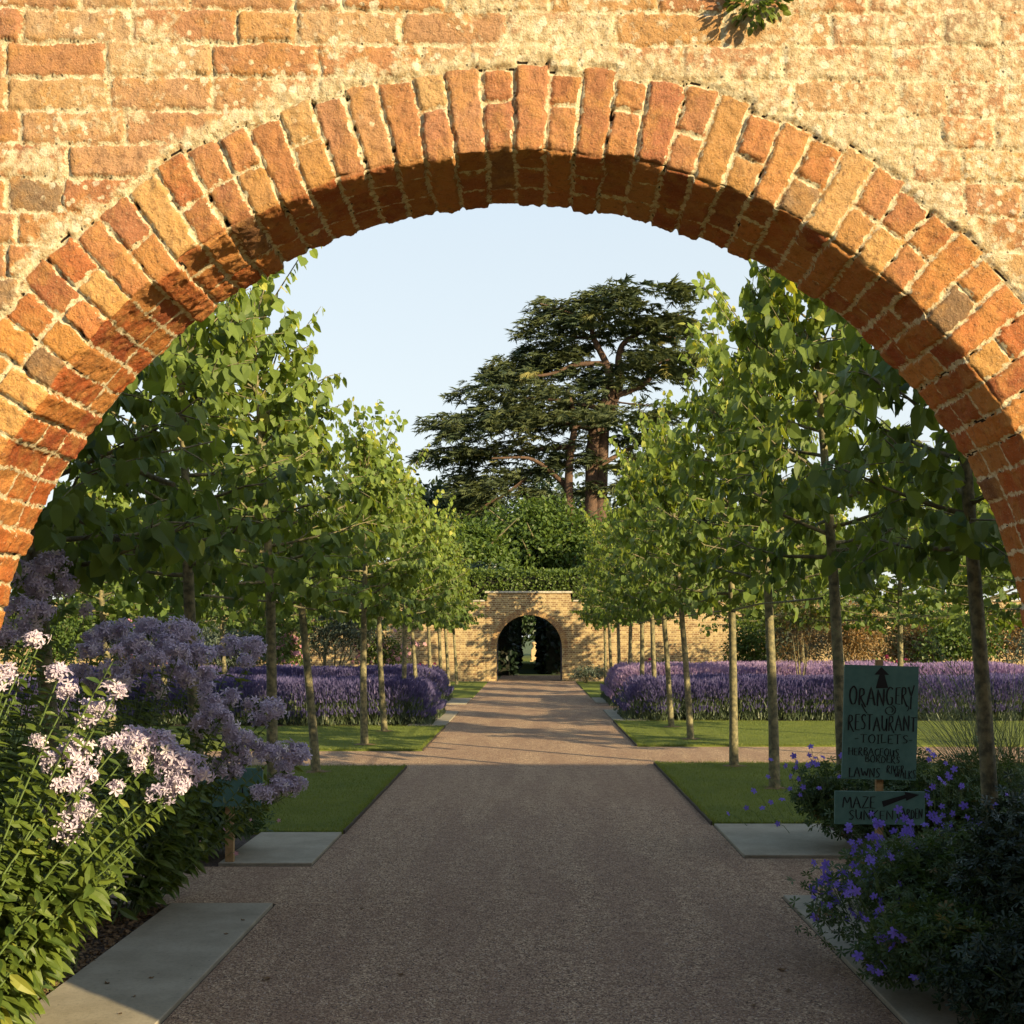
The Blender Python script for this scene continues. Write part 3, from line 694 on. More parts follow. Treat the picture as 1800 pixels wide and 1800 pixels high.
# ------------------------------------------------------------------ foliage masses
def lumpy(g, n, size, lumps, shell=.55, lumpr=.42, flat=1.0):
    """points in a lumpy crown of half-size `size`, centred on 0; returns P and outward directions"""
    c = norm(g.normal(size=(lumps, 3)))*(g.random((lumps, 1))**.5)*.72
    c[:, 2] = np.abs(c[:, 2])*1.0-.15*(g.random(lumps) < .4)
    k = g.integers(0, lumps, n); d = norm(g.normal(size=(n, 3)))
    rad = lumpr*(.75+.5*hash3(k, k*0, k*0, 3))
    P = c[k]+d*(rad*(shell+(1-shell)*g.random(n))*(1+.12*g.normal(size=n)))[:, None]
    return P*np.asarray(size), norm(d+c[k]*.5)
def leafy(name, g, n, size, leafT, ls, mat, parent=None, lumps=22, lumpr=.42, center=(0, 0, 0), bias=0, droop=.3, shell=.55, asp=None):
    P, d = lumpy(g, n, size, lumps, lumpr=lumpr, shell=shell)
    keep = P[:, 2] > -size[2]*.98; P = P[keep]; d = d[keep]; n = len(P)
    D = norm(d*.6+g.normal(size=(n, 3))*.6+np.array([0, 0, -droop])); Nn = norm(d+g.normal(size=(n, 3))*.5+np.array([0, 0, .5]))
    s = ls*g.uniform(.6, 1.3, n)
    V, Fc, ii = scatter(leafT, P+np.array(center), D, Nn, s, None if asp is None else s*asp)
    r = np.clip(g.normal(.45+bias, .22, n), 0, 1)
    return mesh(name, V, Fc, mat, parent, attrs={'rnd': r[ii]})

def park_tree(x, y, H, W, seed, label, group='trees beyond the far wall', n=15000, ls=.25, mat='wood_leaf', proto=None, bare=.12):
    g = np.random.default_rng(seed)
    r = empty('broadleaf_tree', (x, y, 0), 0, label, 'tree', group)
    mb = MB(); zz = np.linspace(0, H*.75, 6)
    tp = np.stack([np.sin(zz*.4+seed)*.15, np.cos(zz*.3+seed)*.15, zz], 1); tp[:, :2] -= tp[0, :2]
    mb.tube(tp, np.linspace(.035*H, .01*H, 6), 9)
    for k in range(11):
        a = k*2.4+g.random(); z0 = H*(.25+.4*k/11); L = W*g.uniform(.5, .8)
        p0 = np.array([np.interp(z0, zz, tp[:, 0]), np.interp(z0, zz, tp[:, 1]), z0])
        d = np.array([math.cos(a), math.sin(a), g.uniform(.4, .9)])
        mb.tube([p0+d*L*s_ for s_ in (0, .35, .7, 1)], [.012*H, .009*H, .006*H, .002*H], 6)
    mb.build('trunk', M['bark'], r, smooth=True)
    leafy('crown', g, n, (W, W*.9, H*(.5-bare/2)), OVAL, ls, M[mat], r, lumps=46, lumpr=.27, center=(0, 0, H*(.5+bare/2)), shell=.5)
    return r
lab = ['sunlit broadleaf tree just left of the archway beyond the far wall', 'round broadleaf tree under the cedar boughs beyond the far wall', 'broadleaf tree behind the right end of the far arch bay',
       'tall broadleaf tree far beyond the left lime rows', 'broad tree far beyond the outer left lime row', 'broadleaf tree far beyond the right lime rows', 'broad tree far beyond the outer right lime row', 'distant broadleaf tree at the far left horizon', 'distant broadleaf tree at the far right horizon']
pos = [(-3.6, 60, 8.2, 3.6), (.6, 66, 10.5, 4.8), (5.5, 62, 8.6, 3.9), (-11, 58, 8.8, 5), (-19, 60, 9, 5.5), (12.5, 60, 9.3, 5), (21, 58, 9.5, 5.5), (-30, 66, 10, 6), (31, 66, 10, 6)]
for k, ((x, y, H, W), lb) in enumerate(zip(pos, lab)): park_tree(x, y, H, W, 300+k, lb)
# darker trees behind the cedar
for k, (x, y, H, W, lb) in enumerate([(-6, 92, 15.5, 7, 'dark distant tree behind the low left boughs of the cedar'), (3, 98, 17, 7.5, 'dark distant tree behind the cedar trunks'), (12, 96, 16, 8, 'dark distant tree to the right behind the cedar')]):
    park_tree(x, y, H, W, 340+k, lb, n=13000, ls=.5, mat='yewlit', bare=-.1)

def clipped(name, x0, x1, y0, y1, z0, z1, n, ls, mat, label, cat, seed, group=None, leafT=OVAL, bulge=.0, as_part=None):
    g = np.random.default_rng(seed)
    dims = np.array([x1-x0, y1-y0, z1-z0]); A_ = np.array([dims[1]*dims[2], dims[1]*dims[2], dims[0]*dims[2], dims[0]*dims[2], dims[0]*dims[1]])
    f = g.choice(5, n, p=A_/A_.sum()); P = g.random((n, 3)); Nn = np.zeros((n, 3))
    for k, (ax, v_) in enumerate(((0, 0), (0, 1), (1, 0), (1, 1), (2, 1))):
        mk = f == k; P[mk, ax] = v_; Nn[mk, ax] = 2*v_-1
    P = P*dims+np.array([x0, y0, z0])
    P += Nn*((fbm(P, 1.6, seed, 3)*.14)+g.normal(size=n)*.05)[:, None]
    D = norm(Nn*.5+g.normal(size=(n, 3))*.7); Nl = norm(Nn+g.normal(size=(n, 3))*.5)
    V, Fc, ii = scatter(leafT, P, D, Nl, ls*g.uniform(.6, 1.3, n))
    r = np.clip(g.normal(.45, .22, n), 0, 1)[ii]
    root = empty(name, ((x0+x1)/2, (y0+y1)/2, 0), 0, label, cat, group)
    V = V-np.array([(x0+x1)/2, (y0+y1)/2, 0])
    mesh('leaves', V, Fc, M[mat], root, attrs={'rnd': r})
    b = MB(); i_ = .14; cx, cy = (x0+x1)/2, (y0+y1)/2
    b.cbox(x0+i_-cx, x1-i_-cx, y0+i_-cy, y1-i_-cy, z0+.0, z1-i_, .05); b.build('twig_core', M['yewcore'], root)
    return root
M['yewcore'] = plain('hedge_twigs', (.012, .014, .008), .95, 8, (.025, .025, .012))
clipped('clipped_hedge', -9, 9, 47.5, 50.5, 3.0, 4.2, 28000, .14, 'hedge', 'sunlit clipped hedge showing above the far wall', 'hedge', 401)
clipped('yew_hedge', -4.2, -.85, 51.5, 76, 0, 3.9, 9000, .25, 'yew', 'dark yew hedge on the left beyond the far archway', 'hedge', 402, 'yew hedges beyond the archway')
clipped('yew_hedge', .50, 4.2, 53.5, 76, 0, 3.9, 9000, .25, 'yew', 'dark yew hedge on the right beyond the far archway', 'hedge', 403, 'yew hedges beyond the archway')
park_tree(-1.6, 84, 7.4, 3.4, 360, 'small grey-green tree framed by the dark far archway', n=3500, ls=.22, mat='geran', bare=-.05)
shrub_far = leafy('thicket', np.random.default_rng(365), 15000, (5, 2.5, 4.2), OVAL, .34, M['yewlit'], None, lumps=30, lumpr=.5, center=(0, 0, 3.6), shell=.3)
shrub_far.location = (0, 92, 0); tag(shrub_far, 'muted green thicket closing the view through the far archway', 'shrub')
park_tree(-2.6, 57.4, 5.6, 2.6, 361, 'dark evergreen overhanging the yew hedge beyond the archway', n=3000, ls=.25, mat='dark', bare=.3)
clipped('yew_hedge', -45, 45, -26, -22, 0, 6.2, 9000, .5, 'yew', 'added tall dark yew hedge, unseen behind the viewpoint, blocking low sky light', 'hedge', 404)  # unseen hedge added to keep low sky light off the arch soffit
# stone pedestal glimpsed through the arch
r = empty('stone_pedestal', (0.15, 80.0, 0), 0, 'tiny sandy stone pedestal seen through the far archway', 'pedestal'); r.scale = (.6, .6, .6)
b = MB(); b.cbox(-.45, .45, -.45, .45, 0, .25, .02); b.cbox(-.3, .3, -.3, .3, .252, 1.5, .02); b.build('plinth', M['terra'], r)
b = MB(); b.tube([(0, 0, 1.502), (0, 0, 1.56), (0, 0, 1.66), (0, 0, 1.95), (0, 0, 2.1), (0, 0, 2.15)], [.28, .12, .1, .34, .36, .30], 12); b.build('urn', M['terra'], r, smooth=True)

# ------------------------------------------------------------------ cedar
CY = 75.0
def zc(zx, zy, Y=CY): return at(720+zx/3.273, 480+zy/3.273, Y)
ced = empty('cedar_tree', tuple(at(1048, 1118, CY)*np.array([1, 1, 0])), 0, 'huge dark cedar with flat layered boughs rising beyond the far wall', 'tree')
cb = np.array(ced.location)
mb = MB()
def limb(pts, w0, w1, dy=0.0):
    k = len(pts); P = np.array([zc(x, y, CY) for x, y in pts]); P[:, 1] += np.linspace(0, dy, k)
    # resample smoothly
    s_ = np.linspace(0, k-1, k*4); Q = np.stack([np.interp(s_, np.arange(k), P[:, c]) for c in range(3)], 1)
    for _ in range(3): Q[1:-1] = (Q[:-2]+Q[1:-1]*2+Q[2:])/4
    mb.tube(Q-cb, np.linspace(w0, w1, len(Q)), 9)
zb = 2150
limb([(1050, zb), (1050, 1500), (1045, 1000), (1090, 800), (1165, 700), (1150, 600), (1130, 510), (1050, 370), (1040, 250), (1080, 150)], .5, .08)
limb([(1095, zb), (1095, 1400), (1112, 1000), (1120, 860), (1180, 720), (1215, 640), (1200, 500), (1220, 400), (1300, 340), (1450, 270), (1560, 220)], .46, .06, .8)
limb([(945, zb), (935, 1750), (910, 1250), (920, 1040), (950, 900), (930, 780), (900, 700)], .36, .1, -1.5)
limb([(1190, 705), (1350, 650), (1400, 590), (1425, 530), (1560, 500)], .2, .05, -1)
limb([(1130, 520), (950, 530), (820, 600), (640, 620), (480, 620)], .17, .04, -1.5)
limb([(905, 1230), (800, 1140), (690, 1080), (480, 1100)], .2, .05, -2.5)
limb([(1110, 1100), (1200, 1040), (1300, 980)], .2, .06, 1)
limb([(1060, 900), (850, 860), (600, 870), (420, 880)], .18, .03, -1.5)
limb([(1090, 780), (900, 720), (600, 700), (480, 705)], .17, .03, 1.5)
limb([(930, 1000), (700, 1010), (400, 1040), (300, 1045)], .16, .03, 1.5)
limb([(1060, 380), (900, 350), (700, 310)], .1, .03, 1); limb([(1060, 300), (900, 230), (750, 200)], .09, .03, -1)
limb([(1300, 340), (1500, 360), (1680, 370)], .1, .03, 1); limb([(1130, 620), (1140, 760), (1400, 800)], .1, .03, -2)
for k in range(7): limb([(700-k*9, 1150+k*10), (560-k*8, 1270+k*5), (300+k*14, 1420-k*9)], .05, .012, -1+k*.3)
mb.build('trunk', M['cbark'], ced, smooth=True)
PL = [(1030, 1240, 115, 95), (700, 1240, 190, 140), (1150, 1650, 150, 165), (900, 1300, 160, 140), (740, 1600, 240, 230), (650, 1100, 290, 300), (1250, 1650, 280, 260), (900, 1500, 300, 290),
      (620, 1150, 340, 360), (1300, 1710, 370, 330), (600, 1050, 420, 400), (1250, 1650, 420, 430), (660, 1040, 470, 450), (420, 900, 540, 480), (560, 740, 480, 500), (700, 1150, 510, 520), (1050, 1500, 530, 480), (1250, 1700, 500, 520),
      (1300, 1620, 580, 560), (440, 900, 600, 590), (400, 700, 650, 600), (250, 800, 710, 660), (1000, 1350, 600, 640), (800, 1150, 650, 650), (450, 1100, 740, 720), (350, 800, 800, 780), (700, 1500, 800, 760), (600, 1200, 760, 760),
      (90, 600, 900, 830), (200, 520, 850, 830), (500, 1200, 880, 860), (650, 1100, 840, 830), (1100, 1500, 900, 850), (200, 700, 950, 930), (450, 1100, 990, 950), (1150, 1400, 980, 940), (50, 500, 1050, 1020), (230, 700, 1030, 1020),
      (200, 750, 1120, 1100), (250, 780, 1190, 1150), (230, 620, 1280, 1220), (250, 480, 1350, 1300), (600, 850, 1240, 1280), (720, 900, 1090, 1080), (950, 1060, 1090, 1060), (1130, 1300, 1160, 1100), (940, 1300, 1250, 1200)]
g = np.random.default_rng(99); Pc = []; Dc = []; Sc = []; Rc = []
for (x0, x1, y0, y1) in PL:
    a = zc(x0, y0); c = zc(x1, y1)
    left = (x0+x1)/2 < 1100
    tip, root_ = (a, c) if left else (c, a)
    if not left and (x0+x1)/2 < 1180: tip, root_ = a, c
    L = abs(c[0]-a[0]); dep_ = L*.42+.6; cy_ = CY+g.uniform(-2.6, 2.2)
    ns = int(11+L*4.8)
    for j in range(ns):
        s_ = g.random()**.8; base = root_+(tip-root_)*s_
        yy = cy_+g.uniform(-1, 1)*dep_*math.sin(math.pi*min(.97, .2+.75*s_))
        dirx = np.sign(tip[0]-root_[0]); ang = (yy-cy_)/dep_*1.2
        d = np.array([dirx*math.cos(ang), math.sin(ang), 0]); Ls = g.uniform(.7, 1.5)
        z_off = g.normal()*.24-.10*abs(yy-cy_)
        p0 = np.array([base[0], yy, base[2]+z_off])-d*Ls*.75
        m_ = int(7*Ls)
        tt = np.linspace(0, 1, m_)
        q = p0[None]+d[None]*(tt*Ls)[:, None]+np.array([0, 0, 1])[None]*((.16*np.sin(tt*2.2)-.42*tt**2)*Ls)[:, None]
        q += g.normal(size=(m_, 3))*np.array([.06, .12, .04])
        dd = d[None]+np.array([0, 0, -.22])+g.normal(size=(m_, 3))*np.array([.5, .6, .32])
        Pc.append(q); Dc.append(dd); Sc.append(g.uniform(.34, .62, m_)); Rc.append(np.clip(g.normal(.42, .2)+g.normal(size=m_)*.1, 0, 1))
Pc = np.vstack(Pc); Dc = np.vstack(Dc); Sc = np.concatenate(Sc); Rc = np.concatenate(Rc)
V, Fc, ii = scatter(TUFT, Pc-cb, Dc, norm(np.array([0, 0, 1.])+g.normal(size=(len(Pc), 3))*.3), Sc)
mesh('crown', V, Fc, M['cedar'], ced, attrs={'rnd': Rc[ii]})

# ------------------------------------------------------------------ lavender
def lavender(x0, x1, y0, y1, z1, label, seed, pale=.0, front_pale=0):
    g = np.random.default_rng(seed)
    root = empty('lavender_hedge', ((x0+x1)/2, (y0+y1)/2, 0), 0, label, 'lavender', 'lavender beds either side of the path')
    cx, cy = (x0+x1)/2, (y0+y1)/2
    A_ = (x1-x0)*(y1-y0); n = int(A_*26)
    c = np.stack([g.uniform(x0, x1, n), g.uniform(y0, y1, n)], 1)
    def top(p):
        e = np.minimum.reduce([p[:, 0]-x0, x1-p[:, 0], p[:, 1]-y0, y1-p[:, 1]])
        e = np.clip(e/.45, 0, 1); e = np.sqrt(1-(1-e)**2)
        P3 = np.stack([p[:, 0], p[:, 1], p[:, 0]*0], 1)
        return z1*(.35+.65*e)*(1+.10*fbm(P3, 1.3, seed, 2))
    k = 46; cc = np.repeat(c, k, 0)+g.normal(size=(n*k, 2))*.14
    cc[:, 0] = np.clip(cc[:, 0], x0-.1, x1+.1); cc[:, 1] = np.clip(cc[:, 1], y0-.1, y1+.1)
    tz = top(cc)
    # leafy stems
    m1 = g.random(len(cc)) < .97; q = cc[m1]; h = tz[m1]*g.uniform(.25, .82, m1.sum())
    P = np.stack([q[:, 0]-cx, q[:, 1]-cy, h*.55*g.random(len(q))], 1); D = np.stack([g.normal(size=len(q))*.3, g.normal(size=len(q))*.3, np.ones(len(q))], 1)
    V, Fc, ii = scatter(BLADE, P, D, norm(g.normal(size=(len(q), 3))), h*.8, np.full(len(q), .02))
    mesh('foliage', V, Fc, M['lavleaf'], root, attrs={'rnd': np.clip(g.normal(.4, .22, len(q)), 0, 1)[ii]})
    # spikes
    q = cc; P = np.stack([q[:, 0]-cx, q[:, 1]-cy, tz*(1-.42*g.random(len(q))**1.6)], 1)
    # lean outwards at the sides
    e = np.minimum.reduce([q[:, 0]-x0, x1-q[:, 0], q[:, 1]-y0, y1-q[:, 1]])
    dirn = np.stack([(q[:, 0]-x0 < .5)*-1.+(x1-q[:, 0] < .5)*1., (q[:, 1]-y0 < .5)*-1.+(y1-q[:, 1] < .5)*1.], 1)*.5
    D = np.stack([dirn[:, 0]+g.normal(size=len(q))*.22, dirn[:, 1]+g.normal(size=len(q))*.22, np.ones(len(q))], 1)
    SP = ([(-.5, .0, 0), (.5, .0, 0), (.55, .45, .0), (-.55, .45, 0), (0, 1, 0), (0, 0, -.12), (0, 0, .12), (0, .45, .13), (0, .45, -.13)], [[(0, 1, 2, 3), (5, 6, 7, 8)], [(3, 2, 4), (8, 7, 4)]])
    V, Fc, ii = scatter(SP, P, D, norm(g.normal(size=(len(q), 3))), g.uniform(.05, .11, len(q)), np.full(len(q), .015))
    rn = np.clip(g.normal(.42, .24, len(q))+pale, 0, 1)
    mesh('flower_spikes', V, Fc, M['lavpink'] if pale else M['lavspike'], root, attrs={'rnd': rn[ii]})
lavender(-12.5, -2.0, 22.75, 26.6, .79, 'dark violet lavender bed on the left, nearer of the two', 501)
lavender(-12.5, -2.25, 30.0, 32.7, .84, 'violet lavender bed on the left beyond the gravel gap', 502)
lavender(1.95, 12.8, 24.0, 27.1, .79, 'deep violet lavender bed on the right nearest the lawn', 503)
lavender(2.0, 12.8, 28.7, 32.9, .93, 'pale pinkish lavender bed on the right behind the violet one', 504, pale=.15)

# ------------------------------------------------------------------ shrubs in the borders
def shrub(name, x, y, size, n, T, ls, mat, label, seed, flower=None, nf=0, fs=.04, group='border shrubs before the far wall', cat='shrub', asp=None, z0=0):
    g = np.random.default_rng(seed); r = empty(name, (x, y, 0), 0, label, cat, group)
    leafy('foliage', g, n, size, T, ls, M[mat], r, lumps=16, lumpr=.45, center=(0, 0, size[2]+z0), asp=asp)
    mb = MB()
    for k in range(7):
        a = g.random()*6.28; d = np.array([math.cos(a)*size[0]*.5, math.sin(a)*size[1]*.5, size[2]*1.3])
        mb.tube([d*0, d*.5+g.normal(size=3)*.04, d], [.02, .014, .006], 5)
    mb.build('stems', M['bark'], r)
    if flower:
        P, d = lumpy(g, nf, size, 16, lumpr=.47, shell=.9)
        fd = norm(d+np.array([0, -.8, .3]))
        V, Fc, ii = scatter(ROUND_D, np.zeros((3, 3)), np.array([[0, 1., 0], [.7, .7, .1], [-.6, .7, .4]]), np.array([[0, 0, 1.]]*3), np.array([1., .9, .8])*fs)
        V += np.repeat(np.array([(0, 0, 0), (.6, .1, .2), (-.4, .0, .55)])*fs, len(ROUND_D[0]), 0)
        fo = mesh('flower', V, Fc, M[flower], r, attrs={'rnd': g.random(3)[ii]}); q_ = P*1.02+np.array([0, 0, size[2]+z0])
        for k in range(nf):
            o = fo if k == 0 else bpy.data.objects.new('flower', fo.data)
            if k: C.objects.link(o); o.parent = r
            o.location = q_[k]; o.rotation_euler = Vector(fd[k]).to_track_quat('Y', 'Z').to_euler(); s_ = g.uniform(.7, 1.3); o.scale = (s_, s_, s_)
    return r
SHR = [  # name, px, Y, half-size, n, T, leafsize, mat, label, flower
    ('silver_shrub', 390, 36, (1.5, 1.1, 1.15), 3600, LANCE, .13, 'silver', 'silvery olive-like shrub between the left lime trunks', None, 0, 0),
    ('silver_shrub', 585, 37.5, (2.0, 1.2, 1.7), 6200, LANCE, .13, 'silver', 'large silvery blue shrub behind the left lavender', None, 0, 0),
    ('rose_bush', 505, 35.5, (.7, .7, .95), 1500, OVAL, .09, 'hedge', 'pale pink rose bush between two left lime trunks', 'pink', 80, .07),
    ('rose_bush', 670, 38.5, (1.1, .9, 1.1), 2400, OVAL, .09, 'hedge', 'pink rose bush against the far wall left of the archway', 'pink', 95, .07),
    ('rose_bush', 250, 36.5, (1.4, 1.0, 1.2), 2600, OVAL, .09, 'hedge', 'dark pink rose bush at the far left behind the bellflowers', 'pink', 80, .07),
    ('green_shrub', 60, 36, (2.4, 1.3, 1.5), 4200, OVAL, .12, 'wood_leaf', 'big green shrub at the far left border', None, 0, 0),
    ('low_flowers', 740, 40.5, (.7, .6, .42), 1100, OVAL, .07, 'geran', 'low red-flowered clump left of the far archway', 'crimson', 90, .05),
    ('low_flowers', 690, 39.6, (.6, .5, .40), 900, OVAL, .07, 'geran', 'low pink-flowered clump behind the left lavender end', 'pink', 90, .05),
    ('low_shrub', 1030, 42.6, (.7, .6, .36), 1200, LANCE, .09, 'silver', 'low grey-green clump at the foot of the wall right of the archway', None, 0, 0),
    ('green_shrub', 1160, 40.8, (1.1, .8, .5), 1900, OVAL, .09, 'geran', 'low green shrub behind the right lavender with a few red flowers', 'crimson', 60, .05),
    ('green_shrub', 1320, 38.5, (1.0, .9, 1.15), 2400, OVAL, .11, 'wood_leaf', 'sunny yellow-green shrub behind the right lime trunks', None, 0, 0),
    ('silver_shrub', 1400, 37, (1.3, 1.0, 1.5), 3600, LANCE, .13, 'silver', 'tall silver-leaved shrub in the right border', None, 0, 0),
    ('smoke_bush', 1500, 36, (1.2, 1.0, 1.5), 4800, LANCE, .11, 'gold', 'feathery golden brown bush behind the green sign', None, 0, 0),
    ('smoke_bush', 1600, 38, (1.3, 1.0, 1.2), 3600, OVAL, .10, 'gold', 'orange-tinted bush at the right of the border', None, 0, 0),
    ('green_shrub', 1575, 34.6, (.9, .7, .55), 1500, OVAL, .09, 'hedge', 'low shrub with crimson flowers right of the green sign', 'crimson', 80, .07),
    ('green_shrub', 1700, 36.5, (1.7, 1.1, 1.3), 3400, OVAL, .12, 'wood_leaf', 'green shrub at the far right of the border', None, 0, 0),
    ('green_shrub', 150, 38, (2.2, 1.2, 1.75), 5200, OVAL, .13, 'wood_leaf', 'tall green shrub behind the lilac bellflowers at the left border', None, 0, 0),
    ('green_shrub', 320, 39.5, (2.0, 1.2, 1.7), 5200, OVAL, .13, 'geran', 'tall dark green shrub against the far wall on the left', None, 0, 0),
    ('green_shrub', 465, 40.5, (1.7, 1.1, 1.65), 4600, OVAL, .12, 'wood_leaf', 'yellow-green wall shrub left of the big silvery blue one', None, 0, 0),
    ('green_shrub', -60, 37, (2.4, 1.2, 1.8), 4600, OVAL, .13, 'geran', 'dark green shrub outside the far left lime trees', None, 0, 0),
    ('green_shrub', 1360, 41.5, (1.3, 1.0, 1.6), 3600, OVAL, .12, 'geran', 'dark green wall shrub behind the silver-leaved one on the right', None, 0, 0),
    ('silver_shrub', 1480, 40.8, (1.6, 1.1, 1.75), 4600, LANCE, .14, 'silver', 'tall silvery shrub against the far wall behind the golden bush', None, 0, 0),
    ('green_shrub', 1620, 41, (1.9, 1.1, 1.8), 4800, OVAL, .13, 'wood_leaf', 'tall yellow-green shrub against the right part of the far wall', None, 0, 0),
    ('smoke_bush', 1760, 39.6, (1.6, 1.0, 1.5), 3800, OVAL, .11, 'gold', 'orange-tinted bush at the far right against the wall', None, 0, 0),
    ('silver_shrub', 1850, 36, (1.8, 1.2, 1.4), 3400, LANCE, .13, 'silver', 'silvery shrub at the right edge of the border', None, 0, 0),
]
for k, (nm, px, Y, size, n, T, ls, mat, lb, fl, nf, fs) in enumerate(SHR):
    shrub(nm, at(px, HY, Y)[0], Y, size, n, T, ls, mat, lb, 600+k, fl, nf, fs)
# fennel-like airy bronze plant nearer, between the sign and the tall grass
shrub('bronze_fennel', at(1560, HY, 21)[0], 27.8, (1.0, .8, 1.6), 5200, LANCE, .10, 'gold', 'airy bronze fennel rising above the right lavender', 640, asp=.04, cat='plant')

# ------------------------------------------------------------------ bellflowers (left foreground)
def bellflower(name, label, heads, base, seed, extra=10, leaf=.10, lo=.0, fill=None, flowers_per=105):
    """heads: (px, py, Y, radius in px); base: (x0,x1,y0,y1) where stems root"""
    g = np.random.default_rng(seed); bx = (base[0]+base[1])/2; by = (base[2]+base[3])/2; o0 = np.array([bx, by, 0])
    r = empty(name, (bx, by, 0), 0, label, 'plant', 'flowering perennials in the left bed')
    mb = MB(); LP = []; LD = []; LS = []
    def stem(tip, leafsize, top=1.0, lean=None):
        p0 = np.array([g.uniform(base[0], base[1]), g.uniform(base[2], base[3]), 0])
        p0 = p0*.55+np.array([tip[0]-.12-.10*g.random(), tip[1]+.12*g.normal(), 0])*.45 if True else p0
        p0[0] = min(p0[0], base[1]); mid = (p0+tip)/2+np.array([-.06, .02, .14])*np.linalg.norm(tip-p0)*.6
        s_ = np.linspace(0, 1, 9)[:, None]; P = (1-s_)**2*p0+2*s_*(1-s_)*mid+s_**2*tip
        mb.tube(P-o0, np.linspace(.0055, .003, 9), 5, cap=False)
        L = np.linalg.norm(np.diff(P, axis=0), axis=1).sum(); n = int(L/.026)
        tt = np.linspace(.12, .97*top, n)
        q = np.stack([np.interp(tt*8, np.arange(9), P[:, k]) for k in range(3)], 1)
        tan = norm(P[-1]-P[3]); a = np.arange(n)*2.4+g.random()*6
        u = norm(np.cross(tan, [0, 1, .2])); v_ = np.cross(tan, u)
        d = np.cos(a)[:, None]*u+np.sin(a)[:, None]*v_+tan*.35+np.array([0, 0, -.12])+g.normal(size=(n, 3))*.15
        LP.append(q-o0); LD.append(d); LS.append(leafsize*g.uniform(.7, 1.15, n)*(1.15-.55*tt))
        return P
    for (px, py, Y, rp) in heads:
        c = at(px, py, Y); R = rp/F*Y
        P = stem(c-np.array([0, 0, R*.5]), leaf)
        # branchlets
        n = max(14, int(flowers_per*(R/.10)**2*(5.2/Y)**1.2))
        d = norm(g.normal(size=(n, 3))+np.array([.15, -.45, .5])); sub = norm(g.normal(size=(7, 3))+np.array([0, -.2, .4]))*R*.45
        k = g.integers(0, 7, n)
        q = c+sub[k]*np.array([1.25, 1, .8])+d*(R*.55*g.uniform(.75, 1.05, n))[:, None]
        hm_ = MB()
        for s2 in sub: mb.tube([c-np.array([0, 0, R*.5])-o0, c+s2*.6-o0], [.003, .002], 4, cap=False)
        V, Fc, ii = scatter(STAR_D, q-c, norm(d+g.normal(size=(n, 3))*.35), norm(g.normal(size=(n, 3))), .0228*g.uniform(.7, 1.3, n)*(Y/5.2)**.65)
        mesh('flower_head', V, Fc, M['petal'], r, attrs={'rnd': np.clip(g.normal(.52, .3, n), 0, 1)[ii]}, loc=tuple(c-o0))
    for j in range(extra):
        if fill is None: break
        px = g.uniform(fill[0], fill[1]); py = g.uniform(fill[2], fill[3]); Y = g.uniform(fill[4], fill[5])
        stem(at(px, py, Y), leaf*g.uniform(1, 1.25))
    mb.build('stems', M['stem'], r)
    LP = np.vstack(LP); LD = np.vstack(LD); LS = np.concatenate(LS); n = len(LP)
    V, Fc, ii = scatter(LANCE, LP, LD, norm(np.array([0, -.2, 1.])+g.normal(size=(n, 3))*.45), LS, LS*1.15)
    mesh('leaves', V, Fc, M['bell'], r, attrs={'rnd': np.clip(g.normal(.5, .22, n), 0, 1)[ii]})
    return r
B_ = (-2.9, -2.35)
bellflower('bellflower', 'pale bellflower plant with cream-lit flower heads leaning over the slab, biggest cluster nearest the path', [(265, 1318, 4.9, 44), (300, 1345, 4.9, 40), (340, 1350, 4.88, 36), (318, 1380, 4.85, 26), (285, 1398, 4.85, 26), (235, 1300, 4.95, 28), (238, 1345, 4.9, 20)], (*B_, 4.5, 5.3), 701, 12, .10, fill=(90, 260, 1420, 1560, 4.8, 5.4))
bellflower('bellflower', 'bellflower plant with sunlit heads in the middle of the left bed', [(148, 1330, 4.8, 36), (125, 1315, 4.8, 28), (150, 1365, 4.8, 24), (170, 1250, 4.8, 30), (150, 1270, 4.8, 20), (200, 1310, 4.85, 20), (110, 1385, 4.75, 22), (90, 1340, 4.8, 24), (203, 1385, 4.8, 14)], (*B_, 4.4, 5.2), 702, 14, .105, fill=(20, 230, 1400, 1570, 4.9, 5.6))
bellflower('bellflower', 'bellflower plant with a low sunlit head near the lower left corner', [(140, 1440, 4.85, 38), (120, 1460, 4.85, 30), (85, 1430, 4.9, 22), (145, 1390, 4.9, 18)], (-2.75, -2.32, 4.5, 5.3), 703, 26, .13, fill=(60, 240, 1480, 1600, 4.6, 5.3))
bellflower('bellflower', 'bellflower plant at the left edge with a few sunlit heads', [(8, 1190, 4.6, 28), (98, 1190, 4.7, 27), (70, 1122, 4.65, 20), (55, 1128, 4.65, 14), (200, 1215, 4.75, 22), (120, 1218, 4.7, 18), (66, 1305, 4.7, 16), (205, 1145, 4.7, 12)], (*B_, 4.4, 5.4), 704, 18, .10, fill=(-40, 180, 1230, 1480, 5.0, 6.0))
bellflower('bellflower', 'shaded lilac bellflower plant at the far left rising against the arch', [(95, 1000, 6.25, 36), (60, 1040, 6.2, 34), (30, 1010, 6.1, 34), (120, 1030, 6.3, 30), (25, 1070, 6.0, 32), (70, 1080, 6.1, 28), (150, 1075, 6.4, 16), (10, 1120, 6.0, 30), (45, 1110, 6.1, 24), (100, 985, 6.25, 20)], (-3.1, -2.5, 5.7, 6.3), 705, 10, .10, fill=(-20, 150, 1120, 1300, 5.7, 6.3))
